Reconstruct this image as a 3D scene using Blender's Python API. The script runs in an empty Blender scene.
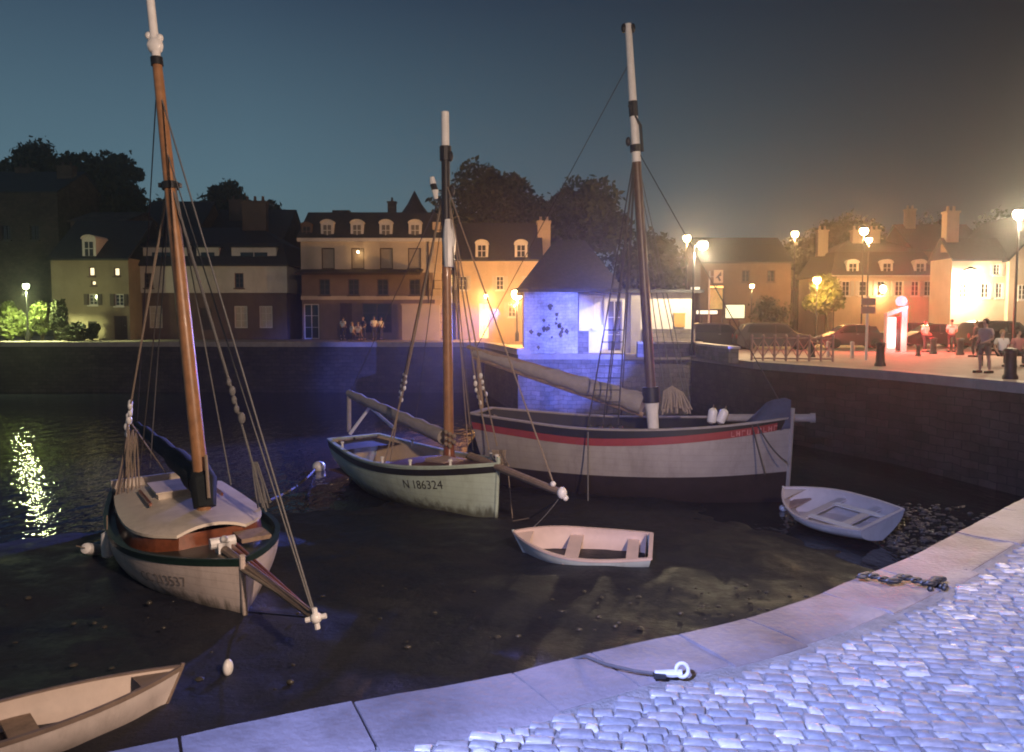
import bpy, math, random
import numpy as np
from mathutils import Vector, Matrix
random.seed(7)
R = math.radians
scn = bpy.context.scene
col = scn.collection

# ------------------------------------------------------------------ camera
F = 800.0; PITCH = math.atan(54 / F); EYE = 1.6
cam_d = bpy.data.cameras.new('camera'); cam = bpy.data.objects.new('camera', cam_d); col.objects.link(cam)
cam_d.sensor_width = 36; cam_d.lens = F / 1024 * 36; cam_d.clip_end = 3000; cam_d.clip_start = 0.05
cam.location = (0, 0, EYE); cam.rotation_euler = (R(90) - PITCH, 0, 0)
scn.camera = cam
_f = Vector((0, math.cos(PITCH), -math.sin(PITCH))); _u = Vector((0, math.sin(PITCH), math.cos(PITCH)))
def ray(px, py): return _f + Vector(((px - 512) / F, 0, 0)) + _u * ((376 - py) / F)
def P(px, py, Y):
    d = ray(px, py); return Vector((0, 0, EYE)) + d * (Y / d.y)
def PZ(px, py, z):
    d = ray(px, py); return Vector((0, 0, EYE)) + d * ((z - EYE) / d.z)
def HX(px, Y): return P(px, 322, Y).x
def HZ(py, Y): return P(512, py, Y).z

# ------------------------------------------------------------------ materials
MATS = {}
def mat(name, c, rough=0.6, var=0.25, scale=6.0, bump=0.0, bscale=None, metal=0.0, spec=0.5, emit=None, es=0.0, dirt=0.0, coat=0.0):
    if name in MATS: return MATS[name]
    m = bpy.data.materials.new(name); m.use_nodes = True; nt = m.node_tree; N = nt.nodes; Lk = nt.links
    b = N['Principled BSDF']
    b.inputs['Roughness'].default_value = rough; b.inputs['Metallic'].default_value = metal
    b.inputs['Specular IOR Level'].default_value = spec
    if coat: b.inputs['Coat Weight'].default_value = coat
    tc = N.new('ShaderNodeTexCoord')
    n1 = N.new('ShaderNodeTexNoise'); n1.inputs['Scale'].default_value = scale; n1.inputs['Detail'].default_value = 8; n1.inputs['Roughness'].default_value = 0.65
    Lk.new(tc.outputs['Object'], n1.inputs['Vector'])
    rp = N.new('ShaderNodeValToRGB'); rp.color_ramp.elements[0].position = 0.3; rp.color_ramp.elements[1].position = 0.72
    rp.color_ramp.elements[0].color = (*[x * (1 - var) for x in c], 1); rp.color_ramp.elements[1].color = (*[min(1, x * (1 + var)) for x in c], 1)
    Lk.new(n1.outputs['Fac'], rp.inputs['Fac']); last = rp.outputs['Color']
    if dirt:
        n2 = N.new('ShaderNodeTexNoise'); n2.inputs['Scale'].default_value = scale * 0.35; n2.inputs['Detail'].default_value = 10; n2.inputs['Roughness'].default_value = 0.75
        mp = N.new('ShaderNodeMapping'); mp.inputs['Scale'].default_value = (2.2, 2.2, 0.55)
        Lk.new(tc.outputs['Object'], mp.inputs['Vector']); Lk.new(mp.outputs['Vector'], n2.inputs['Vector'])
        r2 = N.new('ShaderNodeValToRGB'); r2.color_ramp.elements[0].position = 0.48; r2.color_ramp.elements[1].position = 0.68
        r2.color_ramp.elements[0].color = (0, 0, 0, 1); r2.color_ramp.elements[1].color = (dirt, dirt, dirt, 1)
        Lk.new(n2.outputs['Fac'], r2.inputs['Fac'])
        mx = N.new('ShaderNodeMixRGB'); Lk.new(r2.outputs['Color'], mx.inputs['Fac']); Lk.new(last, mx.inputs['Color1'])
        mx.inputs['Color2'].default_value = (c[0] * 0.35, c[1] * 0.3, c[2] * 0.25, 1); last = mx.outputs['Color']
    Lk.new(last, b.inputs['Base Color'])
    if bump:
        n3 = N.new('ShaderNodeTexNoise'); n3.inputs['Scale'].default_value = bscale or scale * 4; n3.inputs['Detail'].default_value = 6
        Lk.new(tc.outputs['Object'], n3.inputs['Vector'])
        bp = N.new('ShaderNodeBump'); bp.inputs['Strength'].default_value = bump; bp.inputs['Distance'].default_value = 0.05
        Lk.new(n3.outputs['Fac'], bp.inputs['Height']); Lk.new(bp.outputs['Normal'], b.inputs['Normal'])
    if emit:
        b.inputs['Emission Color'].default_value = (*emit, 1); b.inputs['Emission Strength'].default_value = es
    MATS[name] = m; return m

def masonry(name, c1, c2, mortar, sx, rough=0.85, wet=False):
    """stone courses on vertical faces, from object coordinates"""
    if name in MATS: return MATS[name]
    m = mat(name, c1, rough, 0.3, 1.5); nt = m.node_tree; N = nt.nodes; Lk = nt.links; b = N['Principled BSDF']
    tc = N.new('ShaderNodeTexCoord'); sp = N.new('ShaderNodeSeparateXYZ'); cb = N.new('ShaderNodeCombineXYZ')
    Lk.new(tc.outputs['Object'], sp.inputs[0])
    ad = N.new('ShaderNodeMath'); ad.operation = 'ADD'; Lk.new(sp.outputs['X'], ad.inputs[0]); Lk.new(sp.outputs['Y'], ad.inputs[1])
    nz = N.new('ShaderNodeTexNoise'); nz.inputs['Scale'].default_value = 1.2; Lk.new(tc.outputs['Object'], nz.inputs['Vector'])
    a2 = N.new('ShaderNodeMath'); a2.operation = 'MULTIPLY_ADD'; Lk.new(nz.outputs['Fac'], a2.inputs[0]); a2.inputs[1].default_value = 0.25; Lk.new(sp.outputs['Z'], a2.inputs[2])
    Lk.new(ad.outputs[0], cb.inputs['X']); Lk.new(a2.outputs[0], cb.inputs['Y'])
    br = N.new('ShaderNodeTexBrick'); br.inputs['Scale'].default_value = sx; br.inputs['Mortar Size'].default_value = 0.012
    br.inputs['Color1'].default_value = (*c1, 1); br.inputs['Color2'].default_value = (*c2, 1); br.inputs['Mortar'].default_value = (*mortar, 1)
    br.inputs['Bias'].default_value = 0.1
    Lk.new(cb.outputs[0], br.inputs['Vector'])
    n1 = N.new('ShaderNodeTexNoise'); n1.inputs['Scale'].default_value = 0.9; n1.inputs['Detail'].default_value = 10; n1.inputs['Roughness'].default_value = 0.75
    Lk.new(tc.outputs['Object'], n1.inputs['Vector'])
    rp = N.new('ShaderNodeValToRGB'); rp.color_ramp.elements[0].position = 0.35; rp.color_ramp.elements[0].color = (0.45, 0.42, 0.38, 1); rp.color_ramp.elements[1].position = 0.65; rp.color_ramp.elements[1].color = (1.1, 1.1, 1.1, 1)
    Lk.new(n1.outputs['Fac'], rp.inputs['Fac'])
    mx = N.new('ShaderNodeMixRGB'); mx.blend_type = 'MULTIPLY'; mx.inputs['Fac'].default_value = 1
    Lk.new(br.outputs['Color'], mx.inputs['Color1']); Lk.new(rp.outputs['Color'], mx.inputs['Color2'])
    Lk.new(mx.outputs['Color'], b.inputs['Base Color'])
    bp = N.new('ShaderNodeBump'); bp.inputs['Strength'].default_value = 0.6; bp.inputs['Distance'].default_value = 0.03
    mh = N.new('ShaderNodeMath'); mh.operation = 'SUBTRACT'; Lk.new(n1.outputs['Fac'], mh.inputs[0]); Lk.new(br.outputs['Fac'], mh.inputs[1])
    Lk.new(mh.outputs[0], bp.inputs['Height']); Lk.new(bp.outputs['Normal'], b.inputs['Normal'])
    return m

WHITE = mat('white_paint', (0.72, 0.68, 0.62), 0.4, 0.08, 3, dirt=0.35)
OFFW = mat('cream_paint', (0.66, 0.57, 0.47), 0.45, 0.08, 3, dirt=0.3)
PALEGREEN = mat('pale_green_paint', (0.46, 0.56, 0.48), 0.4, 0.08, 3, dirt=0.35)
GREYW = mat('grey_white_paint', (0.34, 0.31, 0.295), 0.45, 0.1, 2.5, dirt=0.4)
DKGREEN = mat('dark_green_paint', (0.012, 0.03, 0.022), 0.35, 0.3, 5)
GREENSAIL = mat('dark_canvas', (0.008, 0.012, 0.012), 0.9, 0.3, 6, bump=0.3, bscale=12)
VARNISH = mat('varnished_wood', (0.31, 0.15, 0.065), 0.42, 0.3, 5, coat=0.1)
MAHOG = mat('mahogany', (0.2, 0.06, 0.025), 0.35, 0.35, 7, coat=0.3)
DECKB = mat('brown_deck_paint', (0.12, 0.045, 0.035), 0.55, 0.25, 5)
BAREWOOD = mat('grey_wood', (0.3, 0.21, 0.15), 0.7, 0.3, 8)
SAIL = mat('sail_cloth', (0.31, 0.28, 0.265), 0.9, 0.15, 4, bump=0.5, bscale=9)
ROPE = mat('rope_tan', (0.25, 0.195, 0.145), 0.9, 0.2, 30)
ROPEG = mat('rope_grey', (0.14, 0.135, 0.135), 0.8, 0.2, 30)
ROPED = mat('rope_dark', (0.05, 0.045, 0.045), 0.8, 0.2, 30)
BLACK = mat('black_paint', (0.012, 0.012, 0.013), 0.5, 0.3, 6)
REDP = mat('red_paint', (0.27, 0.04, 0.04), 0.45, 0.15, 4)
BOTTOM = mat('antifouling', (0.02, 0.012, 0.014), 0.8, 0.4, 4)
BLUECOV = mat('blue_canvas', (0.045, 0.06, 0.11), 0.85, 0.25, 6, bump=0.5, bscale=8)
METAL = mat('galvanised', (0.35, 0.35, 0.36), 0.45, 0.2, 12, metal=0.8)
IRON = mat('iron', (0.02, 0.02, 0.022), 0.5, 0.3, 12, metal=0.3)
FLOAT = mat('white_plastic', (0.75, 0.73, 0.72), 0.35, 0.08, 6)
SLATE = mat('slate', (0.03, 0.032, 0.038), 0.7, 0.35, 5, bump=0.3, bscale=8)
STUCCO = mat('stucco', (0.5, 0.42, 0.345), 0.9, 0.12, 0.8, dirt=0.3)
STUCCO2 = mat('warm_stucco', (0.5, 0.38, 0.27), 0.9, 0.12, 0.8, dirt=0.25)
STUCCOD = mat('brown_stucco', (0.13, 0.085, 0.07), 0.9, 0.2, 0.8, dirt=0.3)
TRIM = mat('white_trim', (0.62, 0.57, 0.52), 0.6, 0.08, 4)
SHUT = mat('shutter_paint', (0.42, 0.38, 0.34), 0.6, 0.1, 4)
GLASS = mat('window_glass', (0.015, 0.017, 0.02), 0.08, 0.2, 2)
LITW = mat('lit_window', (0.8, 0.7, 0.5), 0.5, 0.1, 2, emit=(1.0, 0.82, 0.5), es=1.6)
LITWARM = mat('lit_warm_window', (0.8, 0.6, 0.3), 0.5, 0.1, 2, emit=(1.0, 0.6, 0.18), es=2.2)
AWN = mat('awning', (0.035, 0.025, 0.03), 0.85, 0.2, 5)
DKWOOD = mat('dark_wood', (0.05, 0.03, 0.025), 0.6, 0.3, 6)
BARK = mat('bark', (0.06, 0.045, 0.03), 0.95, 0.35, 8, bump=0.6)
LEAF = mat('leaf_dark', (0.045, 0.055, 0.02), 0.75, 0.5, 0.8)
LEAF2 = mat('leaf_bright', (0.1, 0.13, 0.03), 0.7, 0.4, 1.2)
ASPH = mat('asphalt', (0.09, 0.08, 0.075), 0.85, 0.25, 2, bump=0.2, bscale=40)
PAVE = mat('quay_paving', (0.3, 0.25, 0.21), 0.75, 0.2, 1.4, bump=0.3, bscale=12)
HILLM = mat('hill_scrub', (0.02, 0.025, 0.012), 0.95, 0.5, 0.15)
CARD = mat('car_paint_dark', (0.012, 0.012, 0.014), 0.4, 0.1, 2, coat=0.25)
CARR = mat('car_paint_maroon', (0.04, 0.008, 0.01), 0.4, 0.1, 2, coat=0.25)
CARG = mat('car_paint_grey', (0.16, 0.16, 0.17), 0.3, 0.1, 2, coat=0.8)
TYRE = mat('tyre_rubber', (0.02, 0.02, 0.02), 0.85, 0.2, 10)
SKIN = mat('skin', (0.5, 0.3, 0.21), 0.55, 0.06, 10)
HAIR = mat('hair', (0.04, 0.025, 0.016), 0.7, 0.3, 20)
GRANITE = masonry('granite_courses', (0.26, 0.22, 0.2), (0.17, 0.15, 0.135), (0.09, 0.08, 0.075), 1.1)
GRANITEW = masonry('weedy_wall', (0.1, 0.08, 0.068), (0.055, 0.047, 0.042), (0.022, 0.02, 0.018), 1.0)
WHITEW = masonry('whitewashed_rubble', (0.62, 0.6, 0.58), (0.52, 0.5, 0.49), (0.36, 0.34, 0.33), 1.6)
RUBBLE = masonry('rubble_stone', (0.15, 0.11, 0.085), (0.1, 0.075, 0.06), (0.07, 0.055, 0.045), 1.3)

# ------------------------------------------------------------------ mesh builder
class MB:
    def __init__(s): s.v = []; s.f = []; s.mi = []
    def add(s, vs, fs, mi=0):
        o = len(s.v); s.v += [tuple(v) for v in vs]; s.f += [tuple(i + o for i in f) for f in fs]; s.mi += [mi] * len(fs); return s
    def box(s, x0, x1, y0, y1, z0, z1, mi=0, M=None):
        vs = [Vector(p) for p in ((x0, y0, z0), (x1, y0, z0), (x1, y1, z0), (x0, y1, z0), (x0, y0, z1), (x1, y0, z1), (x1, y1, z1), (x0, y1, z1))]
        if M: vs = [M @ v for v in vs]
        return s.add(vs, [(0, 3, 2, 1), (4, 5, 6, 7), (0, 1, 5, 4), (1, 2, 6, 5), (2, 3, 7, 6), (3, 0, 4, 7)], mi)
    def tube(s, pts, r, n=8, caps=True, mi=0, flat=1.0):
        pts = [Vector(p) for p in pts]; k = len(pts)
        rr = r if isinstance(r, (list, tuple)) else [r] * k
        vs = []; prev = None
        for i, p in enumerate(pts):
            t = (pts[min(i + 1, k - 1)] - pts[max(i - 1, 0)]).normalized()
            if prev is None: a = t.orthogonal().normalized()
            else:
                a = prev - t * prev.dot(t); a = a.normalized() if a.length > 1e-6 else t.orthogonal().normalized()
            prev = a; b = t.cross(a)
            for j in range(n):
                an = 2 * math.pi * j / n; vs.append(p + (a * math.cos(an) + b * math.sin(an) * flat) * rr[i])
        fs = [(i * n + j, i * n + (j + 1) % n, (i + 1) * n + (j + 1) % n, (i + 1) * n + j) for i in range(k - 1) for j in range(n)]
        if caps: fs += [tuple(range(n - 1, -1, -1)), tuple((k - 1) * n + j for j in range(n))]
        return s.add(vs, fs, mi)
    def lathe(s, prof, c=(0, 0, 0), n=16, mi=0, axis=None):
        c = Vector(c); vs = []; k = len(prof)
        q = Vector((0, 0, 1)).rotation_difference(Vector(axis).normalized()) if axis else None
        for r, z in prof:
            for j in range(n):
                a = 2 * math.pi * j / n; p = Vector((r * math.cos(a), r * math.sin(a), z))
                vs.append(c + (q @ p if q else p))
        fs = [(i * n + j, i * n + (j + 1) % n, (i + 1) * n + (j + 1) % n, (i + 1) * n + j) for i in range(k - 1) for j in range(n)]
        fs += [tuple(range(n - 1, -1, -1)), tuple((k - 1) * n + j for j in range(n))]
        return s.add(vs, fs, mi)
    def ball(s, c, r, n=12, sq=(1, 1, 1), mi=0):
        prof = [(max(1e-3, math.sin(math.pi * i / n)) * r, -math.cos(math.pi * i / n) * r) for i in range(n + 1)]
        o = len(s.v); s.lathe(prof, (0, 0, 0), n + 4, mi)
        for i in range(o, len(s.v)):
            x, y, z = s.v[i]; s.v[i] = (c[0] + x * sq[0], c[1] + y * sq[1], c[2] + z * sq[2])
        return s
    def grid(s, rows, mi=0, flip=False):
        o = []; nr = len(rows); nc = len(rows[0])
        fs = [(i * nc + j, i * nc + j + 1, (i + 1) * nc + j + 1, (i + 1) * nc + j) for i in range(nr - 1) for j in range(nc - 1)]
        if flip: fs = [f[::-1] for f in fs]
        return s.add([p for r in rows for p in r], fs, mi)
    def prism(s, poly, a0, a1, axis='y', mi=0):
        n = len(poly)
        mk = {'y': lambda p, a: (p[0], a, p[1]), 'z': lambda p, a: (p[0], p[1], a), 'x': lambda p, a: (a, p[0], p[1])}[axis]
        vs = [mk(p, a0) for p in poly] + [mk(p, a1) for p in poly]
        fs = [tuple(range(n)), tuple(range(2 * n - 1, n - 1, -1))] + [(i, i + n, (i + 1) % n + n, (i + 1) % n) for i in range(n)]
        return s.add(vs, fs, mi)
    def build(s, name, mats, parent=None, local=False, smooth=35, label=None, normals=True):
        me = bpy.data.meshes.new(name)
        vs = s.v
        if parent is not None and not local:
            inv = WM[parent].inverted(); vs = [tuple(inv @ Vector(v)) for v in vs]
        me.from_pydata(vs, [], s.f)
        for m in (mats if isinstance(mats, (list, tuple)) else [mats]): me.materials.append(m)
        me.polygons.foreach_set('material_index', s.mi)
        if normals:
            import bmesh
            bm = bmesh.new(); bm.from_mesh(me); bmesh.ops.recalc_face_normals(bm, faces=bm.faces); bm.to_mesh(me); bm.free()
        if smooth:
            me.polygons.foreach_set('use_smooth', [True] * len(me.polygons)); me.set_sharp_from_angle(angle=R(smooth))
        me.update()
        o = bpy.data.objects.new(name, me); col.objects.link(o)
        if parent is not None: o.parent = parent; WM[o] = WM[parent]
        else: WM[o] = Matrix.Identity(4)
        if label: o['label'] = label
        return o
WM = {}
def tag(o, label=None, cat=None, group=None, kind=None):
    if label: o['label'] = label
    if cat: o['category'] = cat
    if group: o['group'] = group
    if kind: o['kind'] = kind
    return o
def thing(name, label, cat, loc=(0, 0, 0), rot=(0, 0, 0), group=None):
    o = bpy.data.objects.new(name, None); col.objects.link(o); o.empty_display_size = 0.2
    M = Matrix.LocRotScale(Vector(loc), __import__('mathutils').Euler(rot), None)
    o.location = loc; o.rotation_euler = rot; WM[o] = M
    return tag(o, label, cat, group)
def copy_tree(o, parent=None, M=None):
    c = o.copy(); col.objects.link(c)
    if parent: c.parent = parent
    if 'label' in c and not parent: del c['label']
    for ch in list(o.children): copy_tree(ch, c)
    return c
def place(src, loc, rz, label, s=1.0):
    c = copy_tree(src); c.location = loc; c.rotation_euler = (0, 0, rz); c.scale = (s, s, s); c['label'] = label; return c
def light(name, kind, loc, energy, color, parent=None, radius=0.12, target=None, size=None, blend=0.3):
    d = bpy.data.lights.new(name, kind); d.energy = energy; d.color = color
    if kind != 'SUN': d.shadow_soft_size = radius
    o = bpy.data.objects.new(name, d); col.objects.link(o)
    if kind == 'SPOT': d.spot_size = size; d.spot_blend = blend
    M = Matrix.Translation(Vector(loc))
    if target is not None:
        q = (Vector(target) - Vector(loc)).to_track_quat('-Z', 'Y'); M = M @ q.to_matrix().to_4x4()
    if parent: o.parent = parent; M = WM[parent].inverted() @ M
    o.matrix_basis = M
    return o
def sag(a, b, s, n=8):
    a = Vector(a); b = Vector(b)
    return [a.lerp(b, i / n) - Vector((0, 0, s * 4 * (i / n) * (1 - i / n))) for i in range(n + 1)]

# ------------------------------------------------------------------ ground, basin, mud, water
near_px = [(112, 752), (244, 724), (390, 695), (500, 676), (587, 654), (705, 629), (790, 605), (860, 578), (920, 552), (976, 523), (1024, 498)]
near = [PZ(x, y, 0).to_2d() for x, y in near_px]
near = [Vector((-60, -30)), Vector((-25, -9)), Vector((-8, -0.4)), Vector((-3.4, 2.0))] + near + [Vector((6.2, 8.6)), Vector((8.2, 9.8))]
right = [Vector((11.5, 10.8)), Vector((14.6, 13.2)), Vector((14.8, 17.0)), PZ(1024, 383, 0).to_2d(), PZ(900, 372, 0).to_2d(), PZ(755, 362, 0).to_2d()]
block = [Vector((8.9, 39.6)), Vector((0.3, 39.6))]
far = [Vector((-1.8, 52)), Vector((-20, 52.5)), Vector((-60, 53))]
FARZ = 0.28
def polyline(pts, step):
    out = [pts[0]]
    for a, b in zip(pts, pts[1:]):
        n = max(1, int((b - a).length / step))
        out += [a.lerp(b, i / n) for i in range(1, n + 1)]
    return out
basin = near + right + block + far
zof = [0.0] * (len(near) + len(right) + len(block)) + [FARZ] * len(far)
ctr = Vector((3, 20))
def ccw_in(p): return p
# ground ring
g = MB(); n = len(basin)
inner = []
for p, z in zip(basin, zof):
    d = (p - ctr).normalized(); q = p + d * 0.25; inner.append((q.x, q.y, -.06 if len(inner) < len(near) else z))
rings = [inner]
for rad in (90, 310):
    ring = []
    for p, z in zip(basin, zof):
        d = (p - ctr).normalized(); q = ctr + d * rad; ring.append((q.x, q.y, z if rad < 200 else 0.0))
    rings.append(ring)
for a, b in zip(rings, rings[1:]):
    for i in range(n):
        j = (i + 1) % n; g.add([a[i], a[j], b[j], b[i]], [(0, 1, 2, 3)])
tag(g.build('ground', PAVE, smooth=0), kind='structure')

def quay_wall(name, label, pts, z, cope_h, cope_w, m, zz=None):
    t = thing(name, label, 'quay wall', (pts[0].x, pts[0].y, -4.2))
    w = MB(); c = MB(); pp = polyline(pts, 1.5)
    zs = zz or [z] * len(pp)
    rows = []
    for lev in (-4.2, -3, -2, -1.0, -0.3):
        rows.append([(p.x, p.y, lev) for p in pp])
    rows.append([(p.x, p.y, z - cope_h) for p in pp])
    w.grid(rows)
    w.build('wall_face', m, t)
    for a, b in zip(pp, pp[1:]):
        d = (b - a); L = d.length; d.normalize(); nrm = Vector((d.y, -d.x))
        if nrm.dot((a + b) / 2 - ctr) < 0: nrm = -nrm
        k = max(1, round(L / 1.2)); j = 0.006
        for i in range(k):
            s0 = a + d * (L * i / k + j); s1 = a + d * (L * (i + 1) / k - j)
            h = z + random.uniform(0.006, 0.018)
            q = [s0 - nrm * 0.05, s1 - nrm * 0.05, s1 + nrm * cope_w, s0 + nrm * cope_w]
            vs = [(v.x, v.y, z - cope_h) for v in q] + [(v.x, v.y, h) for v in q]
            c.add(vs, [(0, 1, 2, 3), (4, 5, 6, 7), (0, 1, 5, 4), (1, 2, 6, 5), (2, 3, 7, 6), (3, 0, 4, 7)])
    c.build('coping', MATS.get('coping_granite') or mat('coping_granite', (0.33, 0.28, 0.25), 0.6, 0.2, 2.5, bump=0.3, bscale=30), t, smooth=0)
    return t
quay_wall('quay_wall', 'dark stone quay wall with pale coping below the right-hand promenade', [near[-1]] + right + [block[0]], 0.0, 0.28, 0.6, GRANITEW)
quay_wall('quay_wall', 'blue-lit rough quay wall under the stone shed', block, 0.0, 0.25, 0.5, GRANITE)
quay_wall('quay_wall', 'long black far quay wall below the row of houses', [block[1]] + far, FARZ, 0.3, 0.6, GRANITEW)

# near quay: coping slabs and cobbles
t = thing('quay_wall', 'near quay wall with wide granite slabs along the cobbles', 'quay wall', (near[5].x, near[5].y, -4.2))
w = MB(); rows = [[(p.x, p.y, lev) for p in near] for lev in (-4.2, -3, -2, -1, -0.3)]
w.grid(rows).build('wall_face', GRANITEW, t)
def smoothline(pts, k):
    out = []
    for i in range(len(pts) - 1):
        p0 = pts[max(i - 1, 0)]; p1 = pts[i]; p2 = pts[i + 1]; p3 = pts[min(i + 2, len(pts) - 1)]
        for j in range(k):
            u = j / k
            out.append(0.5 * ((2 * p1) + (p2 - p0) * u + (2 * p0 - 5 * p1 + 4 * p2 - p3) * u * u + (3 * p1 - p0 - 3 * p2 + p3) * u ** 3))
    return out + [pts[-1]]
nl = smoothline(near[2:], 10)
acc = [0]
for a, b in zip(nl, nl[1:]): acc.append(acc[-1] + (b - a).length)
def at_len(s):
    for i in range(len(acc) - 1):
        if acc[i + 1] >= s:
            u = (s - acc[i]) / max(1e-9, acc[i + 1] - acc[i]); a, b = nl[i], nl[i + 1]
            d = (b - a).normalized(); return a.lerp(b, u), Vector((d.y, -d.x))
    d = (nl[-1] - nl[-2]).normalized(); return nl[-1], Vector((d.y, -d.x))
cp = MB(); s = 0.0; CW = 0.42
rng = random.Random(3)
while s < acc[-1] - 0.3:
    Ls = rng.uniform(0.4, 0.95); e = min(acc[-1], s + Ls); wd = CW + rng.uniform(-0.04, 0.04); h = rng.uniform(0.0, 0.007)
    K = 4; rA = []; 
    tilt = rng.uniform(-0.008, 0.008)
    for i in range(K + 1):
        ss = s + 0.007 + (e - s - 0.014) * i / K; p, nr = at_len(ss)
        nr = nr if nr.dot(p - ctr) > 0 else -nr
        row = []
        for off, zz in ((-0.03, -0.32), (-0.03, h - 0.03), (0.0, h), (0.12, h + tilt), (0.28, h + tilt), (wd - 0.02, h), (wd, h - 0.008), (wd, -0.1)):
            q = p + nr * off; row.append((q.x, q.y, zz + rng.uniform(-.003, .003)))
        rA.append(row)
    o = len(cp.v); cp.grid(rA); nc = 8
    cp.f += [tuple(o + j for j in range(nc))[::-1], tuple(o + K * nc + j for j in range(nc))]; cp.mi += [0, 0]
    s = e
COPE = mat('near_granite', (0.19, 0.165, 0.17), 0.5, 0.4, 1.1, bump=0.2, bscale=30, dirt=0.75)
cp.build('coping', COPE, t, smooth=30)
# cobble setts: one mesh of stones, inside the coping line
cb = MB(); rng = random.Random(11)
def signed_in(p):
    """distance from the edge line, positive on the quay side"""
    best = 1e9; sg = 1
    for a, b in zip(nl, nl[1:]):
        d = b - a; u = max(0, min(1, (p - a).dot(d) / d.length_squared)); q = a + d * u; L = (p - q).length
        if L < best:
            best = L; nr = Vector((d.y, -d.x)); nr = nr if nr.dot(q - ctr) > 0 else -nr; sg = 1 if (p - q).dot(nr) > 0 else -1
    return best * sg
ang = R(-6); ca, sa = math.cos(ang), math.sin(ang)
v = -3.0; mats_c = 7
while v < 10.5:
    rh = rng.uniform(0.05, 0.072); u = -5 + rng.uniform(0, .15); ph = rng.uniform(0, 6.28); am = rng.uniform(.0, .012)
    while u < 8.5:
        rw = rng.choice((rng.uniform(0.06, 0.095), rng.uniform(0.085, 0.15)))
        cu, cv = u + rw / 2, v + rh / 2
        x = cu * ca - cv * sa; y = cu * sa + cv * ca
        vis = y > 1.2 and abs(x) < 0.75 * y + 0.9 and y < 9
        if vis and signed_in(Vector((x, y))) > CW + 0.05:
            gp = rng.uniform(0.002, 0.005); h = rng.uniform(0.0, 0.010); b = 0.016
            tx, ty = rng.uniform(-.05, .05), rng.uniform(-.05, .05); M = []
            hw, hd = rw / 2 - gp, rh / 2 - gp
            jit = [rng.uniform(-.009, .006) for _ in range(8)]
            lay = []
            for inset, zz in ((0, -0.05), (0.001, h - 0.013), (0.008, h - 0.0035), (0.019, h - 0.0005)):
                for k, (sx, sy) in enumerate(((-1, -1), (1, -1), (1, 1), (-1, 1))):
                    lu = sx * (hw - inset) + jit[k]; lv = sy * (hd - inset) + jit[k + 4] * .6
                    z = zz + lu * tx + lv * ty; U = cu + lu; V = cv + lv + am * math.sin(cu * 2.1 + ph) + .03 * math.sin(cu * .9 + cv * .7)
                    lay.append((U * ca - V * sa, U * sa + V * ca, z))
            # crowned middle vertex
            fs = []
            for l in range(3):
                fs += [(l * 4 + k, l * 4 + (k + 1) % 4, l * 4 + 4 + (k + 1) % 4, l * 4 + 4 + k) for k in range(4)]
            lay.append((cu * ca - (cv + am * math.sin(cu * 2.1 + ph) + .03 * math.sin(cu * .9 + cv * .7)) * sa, cu * sa + (cv + am * math.sin(cu * 2.1 + ph) + .03 * math.sin(cu * .9 + cv * .7)) * ca, h + 0.002)); fs += [(12 + k, 12 + (k + 1) % 4, 16) for k in range(4)]
            cb.add(lay, fs, rng.randrange(mats_c))
        u += rw
    v += rh
cobm = [mat('sett_%s' % nm, c, r, 0.25, 14, bump=0.15, bscale=45) for nm, c, r in (('grey', (0.2, 0.195, 0.2), .5), ('pale', (0.36, 0.345, 0.33), .3), ('dark', (0.17, 0.165, 0.175), .5), ('warm', (0.22, 0.2, 0.19), .45), ('blue', (0.19, 0.195, 0.21), .5), ('stone', (0.21, 0.205, 0.205), .45), ('worn', (0.26, 0.25, 0.24), .35))] + [mat('sett_joints', (.19, .18, .175), .7, .3, 8, bump=.4, bscale=60)]
bed = []
for s_ in np.linspace(0, acc[-1], 60):
    p, nr = at_len(s_); nr = nr if nr.dot(p - ctr) > 0 else -nr; q = p + nr * (CW - .05); bed.append((q.x, q.y, -.010))
bed += [(14, 6, -.01), (14, -8, -.01), (-9, -8, -.01)]
cb.add(bed, [tuple(range(len(bed)))], 7)
tag(cb.build('cobbled_quay', cobm, smooth=50, normals=False), kind='structure')
# joints show the ground sheet a little below the stone heads

# mud
def shore(x):
    return np.interp(x, [-60, -25, -12, -8, -5, -2, 2, 5, 7.5, 9.5, 12, 16], [20, 18, 17.5, 18.5, 21, 23, 22.5, 19, 13.5, 12.0, 11.5, 11])
WL = -3.0
NX, NY = 330, 300
xs = np.concatenate([np.linspace(-60, -14, 60)[:-1], np.linspace(-14, 17, NX)]); ys = np.concatenate([np.linspace(-8, 1.5, 14)[:-1], np.linspace(1.5, 30, NY), np.linspace(30.5, 56, 40)])
X, Y = np.meshgrid(xs, ys)
rg = np.random.default_rng(5)
Z = np.zeros_like(X)
for fr, am in ((0.35, .05), (0.8, .035), (1.7, .022), (3.4, .014), (7, .008)):
    for _ in range(5):
        a = rg.uniform(0, 6.28); ph = rg.uniform(0, 6.28); q = fr * rg.uniform(.7, 1.4)
        Z += am * np.sin(q * (X * np.cos(a) + Y * np.sin(a)) + ph + 1.3 * np.sin(q * .6 * (X * np.sin(a) - Y * np.cos(a)))) / 1.6
slope = np.clip((shore(X.ravel()).reshape(X.shape) - Y) * 0.035, -0.9, 0.22)
Z = WL + 0.0 + slope + Z * np.where(slope > 0, 0.75, 0.5)
mv = np.stack([X, Y, Z], -1).reshape(-1, 3); nc = len(xs)
mf = [(i * nc + j, i * nc + j + 1, (i + 1) * nc + j + 1, (i + 1) * nc + j) for i in range(len(ys) - 1) for j in range(nc - 1)]
md = MB(); md.v = [tuple(map(float, p)) for p in mv]; md.f = mf; md.mi = [0] * len(mf)
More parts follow.
